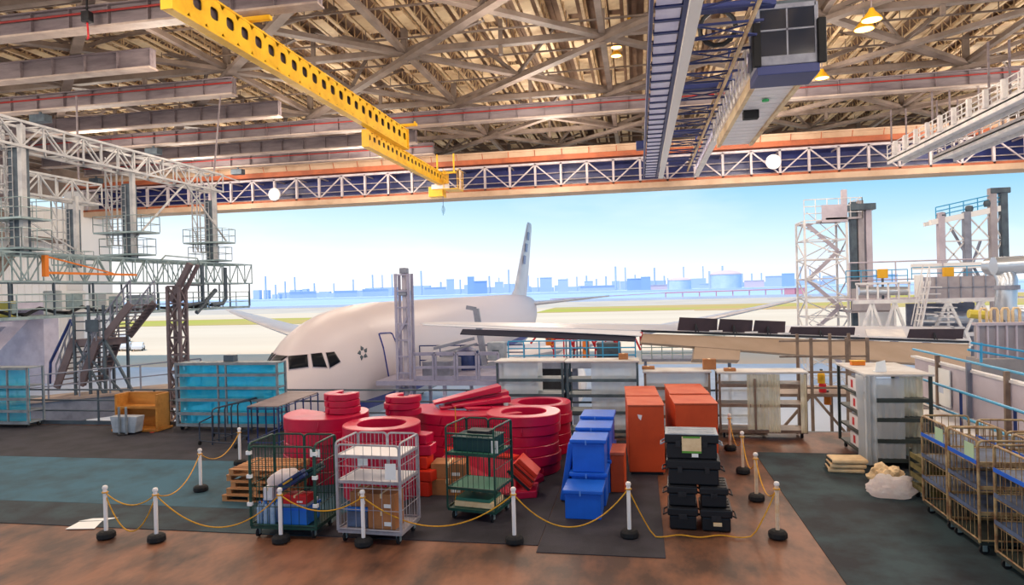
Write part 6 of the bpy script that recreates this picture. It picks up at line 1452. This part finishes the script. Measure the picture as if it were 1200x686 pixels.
t = empty('foam_slab', off_(-.22, 1.0, .0), rzb, 'blue foam slab leaning against the stacked blue boxes', 'foam slab'); t.rotation_euler = (0, .17, rzb); b = MB(); b.box(0,.12,0,.9,0.02,1.15); b.build('slab', 'blue_foam', t, bevel=.03); b = MB(); b.box(-.004,0,.3,.5,.5,.56); b.build('handle', 'tube_blue', t)
t = empty('orange_crate', off_(wb+.04, 1.7, 0), rzb, 'low orange crate tucked beside the blue boxes', 'crate'); b = MB(); b.box(0,.28,0,.8,0,.75); b.build('body', 'orange_box', t, bevel=.015); b = MB(); b.box(-.01,.29,-.01,.81,.75,.8); b.build('lid', 'orange_top', t)
# ------------------------------------------------------------------ orange cabinets
def cabinet(pl, pr, h, depth, lab, patch=False):
    a, rz_, w_ = place2(pl, pr); t = empty('orange_cabinet', (a.x, a.y, M), rz_, lab, 'cabinet', 'tall orange cabinets')
    b = MB(); b.box(0, w_, 0, depth, .06, h-.02); b.build('body', 'orange_box', t, bevel=.012); b = MB(); b.box(-.015, w_+.015, -.015, depth+.015, h-.02, h+.01); b.build('top', 'orange_top', t, bevel=.006)
    b = MB(); b.box(.04, w_-.04, .04, depth-.04, 0, .06); b.build('plinth', 'black', t)
    if patch: b = MB(); b.prism([(.2,-.004,h-.2),(.3,-.004,h-.22),(.27,-.004,h-.33),(.22,-.004,h-.28)], (0,.003,0)); b.build('paint_chip', 'shelf_white', t)
    b = MB(); b.box(w_-.08, w_-.05, -.02, 0, h*.5, h*.58); b.build('latch', 'orange_box', t); return a, rz_, w_
a, rz_, w_ = cabinet(F(738, 557), F(780, 557.5), 1.52, 1.15, 'tall orange cabinet closest to the blue boxes, with a chipped white patch', True)
Rc = Matrix.Rotation(rz_, 3, 'Z'); q = a+Rc@V((0, 1.2, 0)); q2 = a+Rc@V((w_-.02, 1.2, 0)); cabinet(q, q2, 1.54, 1.5, 'tall orange cabinet standing behind the one with the chipped patch')
a, rz_, w_ = cabinet(F(793, 554), F(843, 554.5), 1.51, 1.15, 'tall orange cabinet right behind the black cases')
Rc = Matrix.Rotation(rz_, 3, 'Z'); q = a+Rc@V((.02, 1.2, 0)); q2 = a+Rc@V((w_, 1.2, 0)); cabinet(q, q2, 1.54, 1.6, 'tall orange cabinet at the back beside the aisle')
# ------------------------------------------------------------------ black transport cases
def case(p, rz, w_, d, h, lab, top=None, lab_=False):
    t = empty('transport_case', (p.x, p.y, p.z), rz, lab, 'case', 'black transport cases'); b = MB(); b.prism([(.03,.03,0),(w_-.03,.03,0),(w_-.03,d-.03,0),(.03,d-.03,0)], (0,0,h*.62)); b.build('body', 'case_black', t, bevel=.02)
    b = MB(); b.box(0,w_,0,d,h*.64,h); b.build('lid', 'case_black', t, bevel=.02)
    for x in (.18, w_-.26): b = MB(); b.box(x,x+.08,-.02,.0,h*.5,h*.75); b.build('latch', 'black', t, bevel=.006)
    for x in (-.03, w_+.0):
        s = -1 if x < 0 else 1; xx = 0 if x < 0 else w_
        b = MB(); b.path([(xx,d*.3,h*.6),(xx+s*.07,d*.3,h*.5),(xx+s*.07,d*.7,h*.5),(xx,d*.7,h*.6)], .014, 6); b.build('handle', 'case_grey' if top else 'black', t)
    for i in range(5): y = .05+i*(d-.1)/4; b = MB(); b.box(.0+w_*.06,w_*.94,y-.02,y+.02,h,h+.012); b.build('lid_rib', top or 'case_black', t)
    if top: b = MB(); b.box(.01,w_-.01,.01,d-.01,h-.006,h+.006); b.build('lid_cover', top, t)
    if lab_ == 1: b = MB(); b.box(w_*.32,w_*.68,-.008,.0,h*.32,h*.92); o = b.build('label', 'foam_beige', t); b = MB(); b.box(w_*.32,w_*.68,-.011,-.007,h*.26,h*.34); b.box(w_*.34,w_*.66,-.011,-.007,h*.86,h*.93); b.build('label_stripe', 'label_green', o); b = MB(); b.box(w_*.5,w_*.62,-.012,0,h*.1,h*.24); b.build('tag', 'paper', t)
    if lab_ == 2: b = MB(); b.box(w_*.4,w_*.66,-.036,.0,h*.3,h*.45); b.build('label', 'foam_beige', t)
    return t
a, rzc, wc_ = place2(F(783, 621), F(858, 625)); Rk = Matrix.Rotation(rzc, 3, 'Z'); ko = lambda x, y, z: V((a.x, a.y, M))+Rk@V((x, y, z))
hw_ = wc_/2-.015
case(ko(0, 0, 0), rzc, hw_, .75, .36, 'black transport case at the bottom of the stack on the side of the orange cabinets'); case(ko(hw_+.03, -.02, 0), rzc, hw_+.02, .75, .36, 'black transport case with a small beige label, bottom of the stack', lab_=2)
case(ko(.0, .06, .375), rzc, hw_, .7, .33, 'black transport case second from the floor, orange cabinet side'); case(ko(hw_+.03, .06, .375), rzc, hw_-.03, .7, .33, 'black transport case second from the floor, aisle side')
case(ko(.0, .12, .72), rzc, wc_*.86, .62, .42, 'wide black transport case below the grey topped one'); case(ko(-.02, .14, 1.155), rzc, wc_*.86, .62, .42, 'black transport case on top with a grey lid and a green bordered label', 'case_grey', 1)
